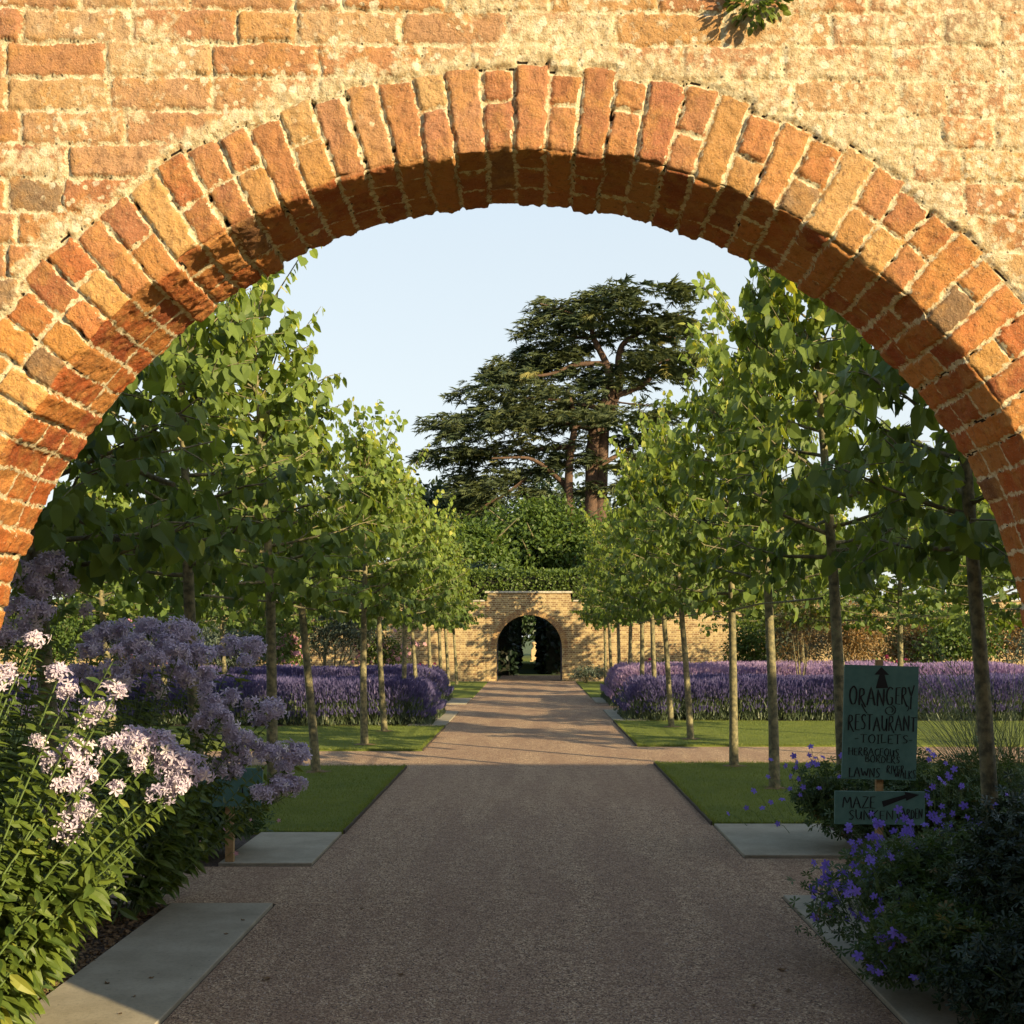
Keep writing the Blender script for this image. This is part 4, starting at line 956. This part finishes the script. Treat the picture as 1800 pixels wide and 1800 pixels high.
bellflower('bellflower', 'large shaded lilac bellflower plant with a broad bank of heads', [(190, 1120, 7.6, 30), (225, 1145, 7.5, 34), (262, 1110, 7.7, 32), (290, 1145, 7.6, 38), (322, 1118, 7.7, 38), (250, 1175, 7.4, 32), (300, 1180, 7.5, 30), (345, 1160, 7.7, 34), (200, 1180, 7.3, 28), (160, 1150, 7.4, 26), (360, 1190, 7.7, 22), (165, 1120, 7.5, 18), (275, 1215, 7.4, 24), (170, 1200, 7.3, 24), (210, 1105, 7.6, 20), (245, 1135, 7.4, 26), (310, 1150, 7.3, 28), (330, 1195, 7.5, 24), (225, 1205, 7.2, 24), (140, 1185, 7.3, 22), (275, 1160, 7.2, 24), (365, 1215, 7.6, 18)], (-3.4, -2.5, 6.6, 7.4), 706, 14, .10, fill=(150, 330, 1230, 1420, 6.6, 7.4))
bellflower('bellflower', 'shaded lilac bellflower plant holding two round heads over the lavender', [(415, 1135, 8.0, 26), (452, 1140, 8.0, 26), (390, 1150, 8.0, 18), (430, 1165, 7.9, 18)], (-2.7, -2.4, 7.0, 7.4), 707, 3, .10, fill=(330, 400, 1250, 1400, 7.2, 7.6))
bellflower('bellflower', 'shaded lilac bellflower plant leaning over the gravel towards the lawn', [(370, 1245, 7.6, 30), (405, 1235, 7.7, 26), (395, 1285, 7.6, 26), (350, 1280, 7.5, 20), (480, 1250, 7.9, 28), (455, 1265, 7.9, 18), (440, 1240, 7.9, 16), (385, 1260, 7.5, 22), (360, 1265, 7.5, 20), (415, 1300, 7.6, 18)], (-2.75, -2.4, 6.9, 7.5), 708, 5, .10, fill=(270, 370, 1290, 1430, 6.9, 7.5))
bellflower('bellflower', 'shaded lilac bellflower plant with the lowest heads beside the lawn edge', [(430, 1320, 7.8, 34), (470, 1330, 7.9, 26), (512, 1322, 8.0, 34), (495, 1385, 7.9, 30), (450, 1395, 7.8, 20), (400, 1330, 7.7, 22), (520, 1380, 7.9, 20), (385, 1350, 7.6, 18), (410, 1360, 7.7, 20), (425, 1295, 7.7, 20), (500, 1350, 7.9, 18), (530, 1330, 8.0, 18), (470, 1400, 7.8, 18)], (-2.8, -2.4, 7.0, 7.5), 709, 5, .10, fill=(290, 400, 1350, 1480, 6.9, 7.5))

# ------------------------------------------------------------------ geraniums and dark shrubs (right foreground, left post bed)
def mound(name, label, c, size, nleaf, ls, seed, flowers, mat='geran', fmat='violet', fr=.023, cat='plant', group='geranium mounds', T=PALM, twigs=14):
    g = np.random.default_rng(seed); r = empty(name, (c[0], c[1], 0), 0, label, cat, group)
    P, d = lumpy(g, nleaf, size, 20, lumpr=.42, shell=.5); P = P+np.array([0, 0, size[2]*.72]); kp = P[:, 2] > .01; P = P[kp]; d = d[kp]; n = len(P)
    D = norm(d*.7+g.normal(size=(n, 3))*.5); Nn = norm(d*.5+g.normal(size=(n, 3))*.45+np.array([0, -.2, .8]))
    V, Fc, ii = scatter(T, P, D, Nn, ls*g.uniform(.55, 1.25, n)); mesh('foliage', V, Fc, M[mat], r, attrs={'rnd': np.clip(g.normal(.42, .24, n), 0, 1)[ii]})
    mb = MB(); loc0 = np.array([c[0], c[1], 0])
    fm = None
    for k, (px, py, Y) in enumerate(flowers):
        q = at(px, py, Y)-loc0; st = q*np.array([.86, .88, .7])
        mb.tube([st, (st+q)/2+np.array([0, 0, .02]), q], [.0022, .0018, .0014], 4, cap=False)
        if fm is None:
            V, Fc, ii = scatter(ROUND_D, np.zeros((1, 3)), np.array([[0, 1., 0]]), np.array([[0, 0, 1.]]), np.array([fr]))
            o = mesh('flower', V, Fc, M[fmat], r, attrs={'rnd': np.full(len(V), .5)}); fm = o.data
        else:
            o = bpy.data.objects.new('flower', fm); C.objects.link(o); o.parent = r
        o.location = q; dirv = Vector((g.normal()*.5, -.8+g.normal()*.3, .35+g.normal()*.4)).normalized(); o.rotation_euler = dirv.to_track_quat('Y', 'Z').to_euler(); s_ = g.uniform(.8, 1.25); o.scale = (s_, s_, s_)
    for k in range(twigs):
        a = g.random()*6.28; q = np.array([math.cos(a)*size[0]*.8, math.sin(a)*size[1]*.8, size[2]*g.uniform(.6, 1.5)])
        mb.tube([q*.1, q*.6+np.array([0, 0, .05]), q], [.004, .003, .0015], 4, cap=False)
    mb.build('stems', M['stem'], r)
    return r
g = np.random.default_rng(8)
def spots(n, x0, x1, y0, y1, Y0, Y1): return [(g.uniform(x0, x1), g.uniform(y0, y1), g.uniform(Y0, Y1)) for _ in range(n)]
def clus(cx, cy, Y, n, s=22): return [(cx+g.normal()*s*.55, cy+g.normal()*s, Y+g.normal()*.06) for _ in range(n)]
mound('geranium', 'loose violet-flowered geranium spilling onto the slab in front of the green sign', (2.6, 9.6), (.85, .55, .42), 4600, .042, 801,
      clus(1398, 1370, 9.3, 8, 18)+spots(9, 1395, 1480, 1325, 1350, 9.2, 9.5)+[(1355, 1335, 9.5), (1350, 1365, 9.4), (1325, 1390, 9.3), (1280, 1430, 9.2), (1367, 1448, 9.2), (1312, 1420, 9.2), (1340, 1420, 9.2), (1375, 1405, 9.2), (1420, 1345, 9.4), (1425, 1312, 9.5), (1475, 1365, 9.2), (1440, 1385, 9.2), (1355, 1410, 9.2)])
mound('geranium', 'violet-flowered geranium growing round the foot of the green sign post', (3.25, 9.5), (.8, .6, .5), 3800, .042, 802,
      spots(8, 1620, 1700, 1320, 1420, 8.6, 9.0)+[(1632, 1318, 9), (1633, 1335, 9), (1630, 1390, 8.8), (1665, 1360, 8.8), (1690, 1382, 8.8), (1770, 1398, 8.8), (1745, 1370, 8.9)])
mound('geranium', 'violet-flowered geranium hiding the lower edge of the small green board', (2.8, 7.3), (.95, .45, .30), 5200, .042, 803,
      clus(1540, 1480, 7.05, 20, 24)+clus(1595, 1462, 7.1, 14, 14)+clus(1650, 1440, 7.1, 12, 22)+clus(1510, 1495, 7.1, 9, 14)+spots(24, 1540, 1760, 1420, 1510, 6.9, 7.2)+clus(1560, 1520, 7, 6, 12)+[(1492, 1450, 7.2), (1604, 1480, 7.1), (1630, 1400, 7.3)])
mound('geranium', 'low violet-flowered geranium sprawling over the long slab at the lower right', (2.12, 6.15), (.66, .62, .46), 6800, .036, 804,
      clus(1452, 1555, 6.3, 16, 24)+clus(1488, 1560, 6.2, 14, 16)+clus(1530, 1540, 6.4, 8, 20)+clus(1430, 1570, 6.4, 4, 14)+spots(14, 1450, 1600, 1490, 1620, 5.75, 6.1)+[(1576, 1583, 6), (1508, 1680, 5.5), (1455, 1520, 6.6), (1432, 1612, 6.1), (1512, 1610, 6), (1475, 1535, 6.4), (1500, 1520, 6.5), (1445, 1590, 6.2), (1465, 1610, 6.1)])
mound('geranium', 'nearest violet geranium, spreading over the long slab towards the bottom right corner', (2.02, 5.45), (.55, .5, .34), 5600, .034, 811,
      spots(16, 1480, 1640, 1560, 1720, 5.15, 5.5))
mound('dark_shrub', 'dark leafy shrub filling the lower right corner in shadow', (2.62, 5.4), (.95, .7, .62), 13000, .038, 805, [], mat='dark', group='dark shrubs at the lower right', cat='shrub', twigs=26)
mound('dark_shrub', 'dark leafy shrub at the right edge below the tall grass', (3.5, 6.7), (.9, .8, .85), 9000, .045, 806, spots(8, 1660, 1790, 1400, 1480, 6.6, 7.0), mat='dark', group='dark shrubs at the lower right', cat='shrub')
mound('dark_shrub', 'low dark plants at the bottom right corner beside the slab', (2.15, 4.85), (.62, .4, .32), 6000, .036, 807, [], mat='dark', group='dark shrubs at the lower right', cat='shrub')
mound('big_leaf_plant', 'dark plant with a few large upright leaves at the right edge', (3.0, 6.2), (.55, .4, .62), 90, .16, 808, [], mat='dark', cat='plant', group='dark shrubs at the lower right', T=HEART, twigs=8)
mound('geranium', 'dark green geranium with tiny pink flowers around the short tan post on the left', (-2.75, 9.35), (.75, .42, .33), 3600, .05, 809,
      [(295, 1440, 8.9), (395, 1458, 8.8), (350, 1480, 8.8), (490, 1442, 9.1), (440, 1440, 9), (350, 1510, 8.7), (415, 1500, 8.8)], fmat='pink', fr=.016)
mound('geranium', 'dark green leafy mound behind the bellflowers at the left', (-3.8, 8.95+.55), (.8, .45, .5), 2600, .06, 810, [], group='geranium mounds')

# tall arching grass at the right
def reeds(root_px, Y, n, label, seed, spread=1.0):
    g = np.random.default_rng(seed); b0 = at(root_px, HY, Y); b0[2] = 0
    r = empty('tall_grass', tuple(b0), 0, label, 'grass plant')
    V = []; Fq_ = []; rn = []
    for k in range(n):
        a = g.normal()*.55-(.45 if g.random() < .7 else -.3); L = g.uniform(.7, 1.75); yy = g.normal()*.3; w_ = g.uniform(.003, .006)
        s_ = np.linspace(0, 1, 8); x = np.sin(a*s_*1.15)*L*s_*spread+g.normal()*.07; z = np.cos(a*s_*.9)*L*s_; y = yy*s_*L+g.normal()*.06
        ww = w_*(1-s_*.85)
        i = len(V)
        for xx, y_, zz_, u_ in zip(x, y, z, ww): V += [(xx-u_, y_, zz_), (xx+u_, y_+u_*.6, zz_)]
        Fq_ += [(i+2*j, i+2*j+1, i+2*j+3, i+2*j+2) for j in range(7)]; rn += [g.random()]*16
    mesh('blades', V, [Fq_], M['reed'], r, attrs={'rnd': rn})
    mb = MB(); P = []; 
    for k in range(9):
        a = g.normal()*.3-.4; L = g.uniform(1.7, 2.3); s_ = np.linspace(0, 1, 7); q = np.stack([np.sin(a*s_)*L*s_, s_*g.normal()*.2, np.cos(a*s_*.8)*L*s_], 1)
        mb.tube(q, np.linspace(.003, .0015, 7), 4, cap=False)
        for j in range(40): u_ = g.uniform(.75, 1); P.append([np.interp(u_, s_, q[:, c]) for c in range(3)]+g.normal(size=3)*.03)
    mb.build('flower_stalks', M['stem'], r)
    P = np.array(P); V2, F2, ii = scatter(LEAF3, P, g.normal(size=P.shape)*.4+np.array([0, 0, 1]), norm(g.normal(size=P.shape)), np.full(len(P), .03), np.full(len(P), .012))
    mesh('seed_heads', V2, F2, M['reed'], r, attrs={'rnd': np.full(len(V2), .9)})
reeds(1735, 9.6, 240, 'tall clump of arching grass blades at the right behind the dark trunk', 850)
reeds(1790, 10.8, 160, 'second clump of tall arching grass at the right edge', 851)

# ------------------------------------------------------------------ signs
GL = {'A': (1, [[(0, 0), (.45, 1), (.95, 0)], [(.2, .38), (.75, .38)]]), 'B': (.8, [[(.1, 0), (.1, 1), (.6, .95), (.65, .7), (.15, .53), (.75, .45), (.75, .1), (.1, 0)]]),
      'C': (.8, [[(.8, .85), (.5, 1), (.15, .8), (.05, .45), (.25, .05), (.6, 0), (.85, .2)]]), 'D': (.85, [[(.1, 0), (.1, 1), (.6, .9), (.85, .5), (.6, .08), (.1, 0)]]),
      'E': (.7, [[(.7, 1), (.12, .98), (.1, .03), (.72, 0)], [(.1, .52), (.55, .52)]]), 'G': (.95, [[(.8, .85), (.5, 1), (.15, .8), (.05, .4), (.3, .0), (.75, .05), (.8, .42), (.5, .42)]]),
      'H': (.9, [[(.1, 0), (.1, 1)], [(.8, 0), (.8, 1)], [(.1, .5), (.8, .55)]]), 'I': (.35, [[(.18, 0), (.18, 1)], [(0, 1), (.36, 1)], [(0, 0), (.36, 0)]]),
      'K': (.8, [[(.1, 0), (.1, 1)], [(.75, 1), (.15, .5), (.8, 0)]]), 'L': (.7, [[(.1, 1), (.1, .02), (.7, .08)], [(-.05, 1), (.28, 1)]]),
      'M': (1.15, [[(.0, 0), (.15, 1), (.55, .25), (.95, 1), (1.1, 0)]]), 'N': (.9, [[(.08, 0), (.08, 1), (.8, 0), (.8, 1)]]), 'O': (.95, [[(.5, 1), (.12, .8), (.05, .4), (.3, .02), (.7, .05), (.9, .45), (.8, .85), (.5, 1)]]),
      'R': (.85, [[(.1, 0), (.1, 1), (.6, .95), (.65, .62), (.15, .5), (.85, -.12)]]), 'S': (.7, [[(.7, .88), (.4, 1), (.1, .8), (.3, .55), (.65, .35), (.5, .03), (.05, .08)]]),
      'T': (.85, [[(0, .97), (.85, 1)], [(.42, 1), (.42, 0)], [(.28, 0), (.56, 0)]]), 'U': (.85, [[(.08, 1), (.1, .25), (.35, 0), (.7, .2), (.75, 1), (.75, 0)]]),
      'V': (.85, [[(0, 1), (.4, 0), (.82, 1)]]), 'W': (1.2, [[(0, 1), (.3, 0), (.6, .8), (.88, 0), (1.15, 1)]]), 'Y': (.85, [[(0, 1), (.42, .45), (.82, 1.1)], [(.42, .45), (.36, -.25)]]),
      'Z': (.85, [[(.05, 1), (.8, 1), (.05, 0), (.85, .04)]]), '-': (.5, [[(0, .45), (.45, .5)]]), ' ': (.4, []), '2': (.7, [[(.05, .8), (.35, 1), (.65, .75), (.05, 0), (.7, 0)]]), '0': (.8, [[(.4, 1), (.08, .6), (.3, .02), (.7, .4), (.4, 1)]]), '4': (.7, [[(.5, 0), (.5, 1), (.05, .35), (.7, .35)]])}
def lettering(lines, strokes, name, parent, y=-.0125, seed=1):
    """lines: (text, x0, x1, z, height, weight); flat black strokes 1.5 mm thick in the board's x-z plane"""
    g = np.random.default_rng(seed); V = []; Fq_ = []
    def ribbon(pts, w0):
        pts = np.array(pts, float); L = np.linalg.norm(np.diff(pts, axis=0), axis=1); n = 0
        T_ = np.gradient(pts, axis=0); T_ = norm(T_); Nn = np.stack([-T_[:, 1], T_[:, 0]], 1)
        i = len(V)
        for p_, t_, n_ in zip(pts, T_, Nn):
            w_ = w0*(.60+.85*abs(t_[1]))*g.uniform(.85, 1.15); a = p_-n_*w_; c = p_+n_*w_
            V.extend([(a[0], y, a[1]), (c[0], y, c[1]), (a[0], y+.002, a[1]), (c[0], y+.002, c[1])])
        for j in range(len(pts)-1):
            a = i+4*j; Fq_.extend([(a, a+4, a+5, a+1), (a, a+2, a+6, a+4), (a+1, a+5, a+7, a+3)])
    for (txt, x0, x1, z, h, wt) in lines:
        tot = sum(GL[c][0]+.16 for c in txt); sc = (x1-x0)/tot; x = x0
        for c in txt:
            wd, st = GL[c]; jz = g.normal()*.03*h; hh = h*g.uniform(.93, 1.07)
            for s_ in st:
                P = np.array(s_, float)
                if len(P) > 4:                              # round off curves
                    tt = np.linspace(0, len(P)-1, len(P)*3); P = np.stack([np.interp(tt, np.arange(len(P)), P[:, k]) for k in range(2)], 1); P[1:-1] = (P[:-2]+P[1:-1]*2+P[2:])/4
                else: tt = np.linspace(0, len(P)-1, (len(P)-1)*3+1); P = np.stack([np.interp(tt, np.arange(len(P)), P[:, k]) for k in range(2)], 1)
                ribbon(np.stack([x+P[:, 0]*sc, z+jz+P[:, 1]*hh], 1), wt)
            x += (wd+.16)*sc
    for s_, wt in strokes: ribbon(s_, wt)
    return V, Fq_
SY = 8.7
def spt(px, py): q = at(px, py, SY); return q[0], q[2]
sx0, sz0 = spt(1546, 1270)
sign = empty('direction_sign', (sx0, SY, 0), 0, 'green wooden direction sign with black hand-painted lettering on a tan post', 'sign')
px2 = SY/F
b = MB(); b.cbox(.006-.026, .006+.026, .014, .05, -.02, spt(0, 1160)[1], .003); b.build('post', M['postwood'], sign)
def board(name, x0, x1, z0, z1, rot, parent, lines, strokes, polys=()):
    bo = MB(); cx, cz = (x0+x1)/2, (z0+z1)/2; hw, hh = (x1-x0)/2, (z1-z0)/2
    V = [(x, y, z) for y in (-.009, .011) for (x, z) in ((-hw, -hh), (hw, -hh), (hw, hh), (-hw, hh))]
    bo.add(V, [(0, 1, 2, 3), (5, 4, 7, 6), (0, 4, 5, 1), (1, 5, 6, 2), (2, 6, 7, 3), (3, 7, 4, 0)])
    o = bo.build(name, M['green_board'], parent); o.location = (cx, 0, cz); o.rotation_euler.y = rot
    Vt, Ft = lettering(lines, strokes, 'lettering', o, y=-.0115)
    Vt = list(Vt); Ft = list(Ft); tris = []
    for poly in polys:
        i = len(Vt); Vt += [(x, -.0115, z) for x, z in poly]; tris.append([i+k for k in range(len(poly))])
    lt = mesh('lettering', Vt, [np.array(Ft)]+[np.array([t_]) for t_ in tris], M['black_paint'], o)
    return o
# px helper inside board 1: board centre px (1547,1270)
def q1(px, py): return ((px-1547)*px2, (1270-py)*px2)
def line(txt, xa, xb, yb, yt, wt): a = q1(xa, yb); c = q1(xb, yt); return (txt, a[0], c[0], a[1], c[1]-a[1], wt)
L1 = [line('ORANG', 1491, 1572, 1240, 1209, .0042), line('ERY', 1572, 1607, 1237, 1207, .0034), line('RESTAURANT', 1490, 1612, 1284, 1258, .0034), line('-TOILETS-', 1503, 1607, 1306, 1291, .0026),
      line('HERBACEOUS', 1492, 1582, 1328, 1315, .0021), line('BORDERS', 1522, 1584, 1340, 1328, .0021), line('LAWNS', 1494, 1550, 1367, 1350, .0028), line('RIVER', 1560, 1592, 1358, 1345, .0019), line('WALKS', 1574, 1612, 1367, 1352, .0019)]
curl = [(q1(1563+10*math.cos(a)*(1-a/14), 1248+9*math.sin(a)*(1-a/14))) for a in np.linspace(-1.2, 7.2, 22)]
curl2 = [q1(1513+k*1.3, 1238+10*math.sin(k/8*1.5)+k*.8) for k in range(9)]
curl3 = [q1(1590+6*math.sin(k/9*3), 1236+k*1.6) for k in range(9)]
poly1 = [[q1(1537, 1210), q1(1559, 1209), q1(1552, 1186), q1(1543, 1186)], [q1(1534, 1186), q1(1560, 1186), q1(1546, 1172)]]
bc_ = spt(1547, 1270)
hw, hh = 65*px2, 100*px2
board('main_board', bc_[0]-sx0-hw, bc_[0]-sx0+hw, bc_[1]-hh, bc_[1]+hh, math.radians(1.5), sign, L1, [(curl, .0026), (curl2, .0026), (curl3, .002)], poly1)
def q2(px, py): return ((px-1546)*px2, (1420-py)*px2)
def line2(txt, xa, xb, yb, yt, wt): a = q2(xa, yb); c = q2(xb, yt); return (txt, a[0], c[0], a[1], c[1]-a[1], wt)
L2 = [line2('MAZE', 1481, 1540, 1420, 1399, .003), line2('SUNKEN', 1491, 1572, 1441, 1424, .0028), line2('GARDEN', 1576, 1622, 1438, 1421, .0026)]
poly2 = [[q2(1552, 1418), q2(1549, 1408), q2(1590, 1396), q2(1592, 1402)], [q2(1592, 1407), q2(1589, 1391), q2(1615, 1396)]]
bc2 = spt(1546, 1420)
board('small_board', bc2[0]-sx0-79*px2, bc2[0]-sx0+79*px2, bc2[1]-29*px2, bc2[1]+29*px2, math.radians(.6), sign, L2, [], poly2)
# left sign on its short post, half hidden by the bellflowers
lsx, lsy = at(402, 1500, 8.9)[0], 8.9
sg2 = empty('direction_sign', (lsx, lsy, 0), 0, 'half hidden green sign on a short tan post behind the bellflowers', 'sign')
b = MB(); b.cbox(-.03, .03, .014, .06, -.02, .52, .003); b.build('post', M['postwood'], sg2)
k_ = lsy/F
bo = board('board', -95*k_, 60*k_, at(0, 1418, lsy)[2], at(0, 1350, lsy)[2], 0, sg2, [('20  4', -30*k_, 50*k_, -15*k_, 20*k_, .003)], [])
# white plant label
lr = empty('plant_label', tuple(at(47, 1705, 5.7)*np.array([1, 1, 0])), math.radians(-12), 'small white plant label stuck in the soil at the lower left', 'plant label')
b = MB(); b.box(-.004, .004, .002, .006, -.02, .12); b.build('stake', M['white_tag'], lr)
b = MB(); z_ = 0
hz = .15
b.add([(-.033, -.0, hz-.022), (.033, 0, hz-.022), (.033, .022, hz+.022), (-.033, .022, hz+.022), (-.033, .003, hz-.024), (.033, .003, hz-.024), (.033, .025, hz+.02), (-.033, .025, hz+.02)], [(0, 1, 2, 3), (5, 4, 7, 6), (0, 4, 5, 1), (1, 5, 6, 2), (2, 6, 7, 3), (3, 7, 4, 0)])
b.build('tag_plate', M['white_tag'], lr)

# ------------------------------------------------------------------ grass blades, weeds, pebbles, leaves
g = np.random.default_rng(55)
P = []
for (x0, x1, y0, y1), dens in zip(LAWNS[:4], (2600, 2400, 900, 850)):
    if x0 < 0: x0 = max(x0, -6.5)
    else: x1 = min(x1, 7.5)
    n = int((x1-x0)*(y1-y0)*dens); P.append(np.stack([g.uniform(x0+.004, x1-.004, n), g.uniform(y0, y1, n), np.full(n, .026)], 1))
P = np.vstack(P); n = len(P)
D = np.stack([g.normal(size=n)*.45, g.normal(size=n)*.45, np.ones(n)], 1)
V, Fc, ii = scatter(([(-.5, 0, 0), (.5, 0, 0), (0, 1, .2)], [[(0, 1, 2)]]), P, D, norm(g.normal(size=(n, 3))), g.uniform(.012, .034, n), np.full(n, .0042))
tag(mesh('mown_grass', V, Fc, M['grass'], attrs={'rnd': np.clip(.42+.25*fbm(P, .9, 9, 3)+g.normal(size=n)*.15, 0, 1)[ii]}), 'short mown grass blades of the lawns beside the path', 'grass', kind='stuff')
# rough longer blades along the lawn edges, bare soil round the trunks
Pe = []
for (x0, x1, y0, y1) in LAWNS[:4]:
    xe = x1 if x0 < 0 else x0; n = 1500; Pe.append(np.stack([xe+(-1 if x0 < 0 else 1)*np.abs(g.normal(size=n))*.02, g.uniform(y0, y1, n), np.full(n, .024)], 1))
    n = 1800; xs = -1.62-g.random(n)*3 if x0 < 0 else 1.62+g.random(n)*3
    Pe.append(np.stack([xs, np.where(g.random(n) < .5, y0, y1)+g.normal(size=n)*.012, np.full(n, .022)], 1))
Pe = np.vstack(Pe); n = len(Pe)
D = np.stack([g.normal(size=n)*.8, g.normal(size=n)*.8, np.ones(n)], 1)
V, Fc, ii = scatter(BLADE, Pe, D, norm(g.normal(size=(n, 3))), g.uniform(.02, .06, n), np.full(n, .005))
tag(mesh('edge_grass', V, Fc, M['grass'], attrs={'rnd': np.clip(g.normal(.5, .25, n), 0, 1)[ii]}), 'longer untrimmed grass along the lawn edges', 'grass', kind='stuff')
b = MB()
for (x, y) in LEFT[3:6]+RIGHT[2:6]:
    if not any(r[0] < x < r[1] and r[2] < y < r[3] for r in LAWNS[:4]): continue
    a_ = np.arange(16)*2*np.pi/16; rr_ = .15*(1+.25*g.normal(size=16)); ring_ = np.stack([x+rr_*np.cos(a_), y+rr_*np.sin(a_), np.full(16, .0325)], 1)
    b.add(np.vstack([ring_, [(x, y, .045)]]), [(q, (q+1) % 16, 16) for q in range(16)])
tag(b.build('bare_soil', M['dryleaf']), kind='structure')
# weeds beside the lit slab
n = 2600; P = np.stack([-2.29-np.abs(g.normal(size=n))*.16, g.uniform(4.4, 6.1, n), g.uniform(0, .12, n)], 1)
D = np.stack([g.normal(size=n)*.5, g.normal(size=n)*.5, np.ones(n)], 1)
V, Fc, ii = scatter(BLADE, P, D, norm(g.normal(size=(n, 3))), g.uniform(.03, .11, n), np.full(n, .005))
tag(mesh('feathery_weeds', V, Fc, M['bell'], attrs={'rnd': np.clip(g.normal(.55, .2, n), 0, 1)[ii]}), 'feathery green weeds along the edge of the sunlit slab', 'weeds', kind='stuff')
# loose gravel stones near the camera
n = 26000; y = 4.9+g.random(n)**1.5*7.0; P = np.stack([g.uniform(-1.6, 1.6, n), y, np.full(n, .003)], 1)
ICO = ([(0, -.1, 0), (.5, .0, .1), (.15, .0, .5), (-.42, 0, .28), (-.4, 0, -.3), (.2, 0, -.5), (0, .45, 0)], [[(6, 1, 2), (6, 2, 3), (6, 3, 4), (6, 4, 5), (6, 5, 1)]])
V, Fc, ii = scatter(ICO, P, np.array([[0, 0, 1.]])+g.normal(size=(n, 3))*.25, norm(g.normal(size=(n, 3))*np.array([1, 1, .1])), g.uniform(.004, .011, n))
mp, t, p, out = new_mat('gravel_stones'); a = N(t, 'ShaderNodeAttribute', attribute_name='rnd').outputs['Fac']; cr = N(t, 'ShaderNodeValToRGB'); e = cr.color_ramp.elements
e[0].color = (.10, .07, .055, 1); e[1].color = (.55, .45, .36, 1); x = e.new(.5); x.color = (.27, .18, .13, 1); x = e.new(.85); x.color = (.38, .29, .22, 1)
t.links.new(a, cr.inputs[0]); t.links.new(cr.outputs[0], p.inputs['Base Color']); p.inputs['Roughness'].default_value = .85
tag(mesh('loose_gravel', V, Fc, mp, attrs={'rnd': g.random(n)[ii]}), 'loose gravel stones on the near part of the path', 'gravel', kind='stuff')
# bark mulch in the left bed
n = 9000; P = np.stack([g.uniform(-3.2, -2.28, n), g.uniform(4.2, 7.55, n), g.uniform(0, .012, n)], 1)
V, Fc, ii = scatter(LEAF3, P, g.normal(size=(n, 3))*np.array([1, 1, .25]), norm(np.array([0, 0, 1.])+g.normal(size=(n, 3))*.4), g.uniform(.012, .04, n))
tag(mesh('bark_mulch', V, Fc, M['dryleaf'], attrs={'rnd': g.random(n)[ii]}), 'brown bark mulch and soil crumbs in the left bed', 'mulch', kind='stuff')
# fallen leaves
lm = None
for (px, py, s_) in [(712, 1716, 1.2), (478, 1722, 1.5), (402, 1648, 1), (1365, 1707, 1.5), (1330, 1770, 1), (640, 1600, .8), (430, 1625, .9), (560, 1660, .8), (1385, 1745, .9), (1255, 1500, .7), (1040, 1640, .7), (860, 1730, .8), (192, 1738, 1), (260, 1728, .9), (235, 1762, .7), (210, 1790, .8)]:
    Y = F*EYE/(py-HY); x = (px-HX)/F*Y
    if lm is None:
        V, Fc, ii = scatter(OVAL, np.zeros((1, 3)), np.array([[0, 1., 0]]), np.array([[0, 0, 1.]]), np.array([.035])); V[:, 2] = np.abs(V[:, 2])*2.5
        o = mesh('fallen_leaf', V, Fc, M['dryleaf']); lm = o.data
    else: o = bpy.data.objects.new('fallen_leaf', lm); C.objects.link(o)
    onslab = -2.27 < x < -1.63 and Y < 7.55
    o.location = (x, Y, .024 if onslab else .008); o.rotation_euler.z = g.random()*6.28; o.scale = (s_, s_, s_)
    tag(o, 'small curled brown leaf lying on the path or slab', 'leaf', 'fallen leaves on the path')
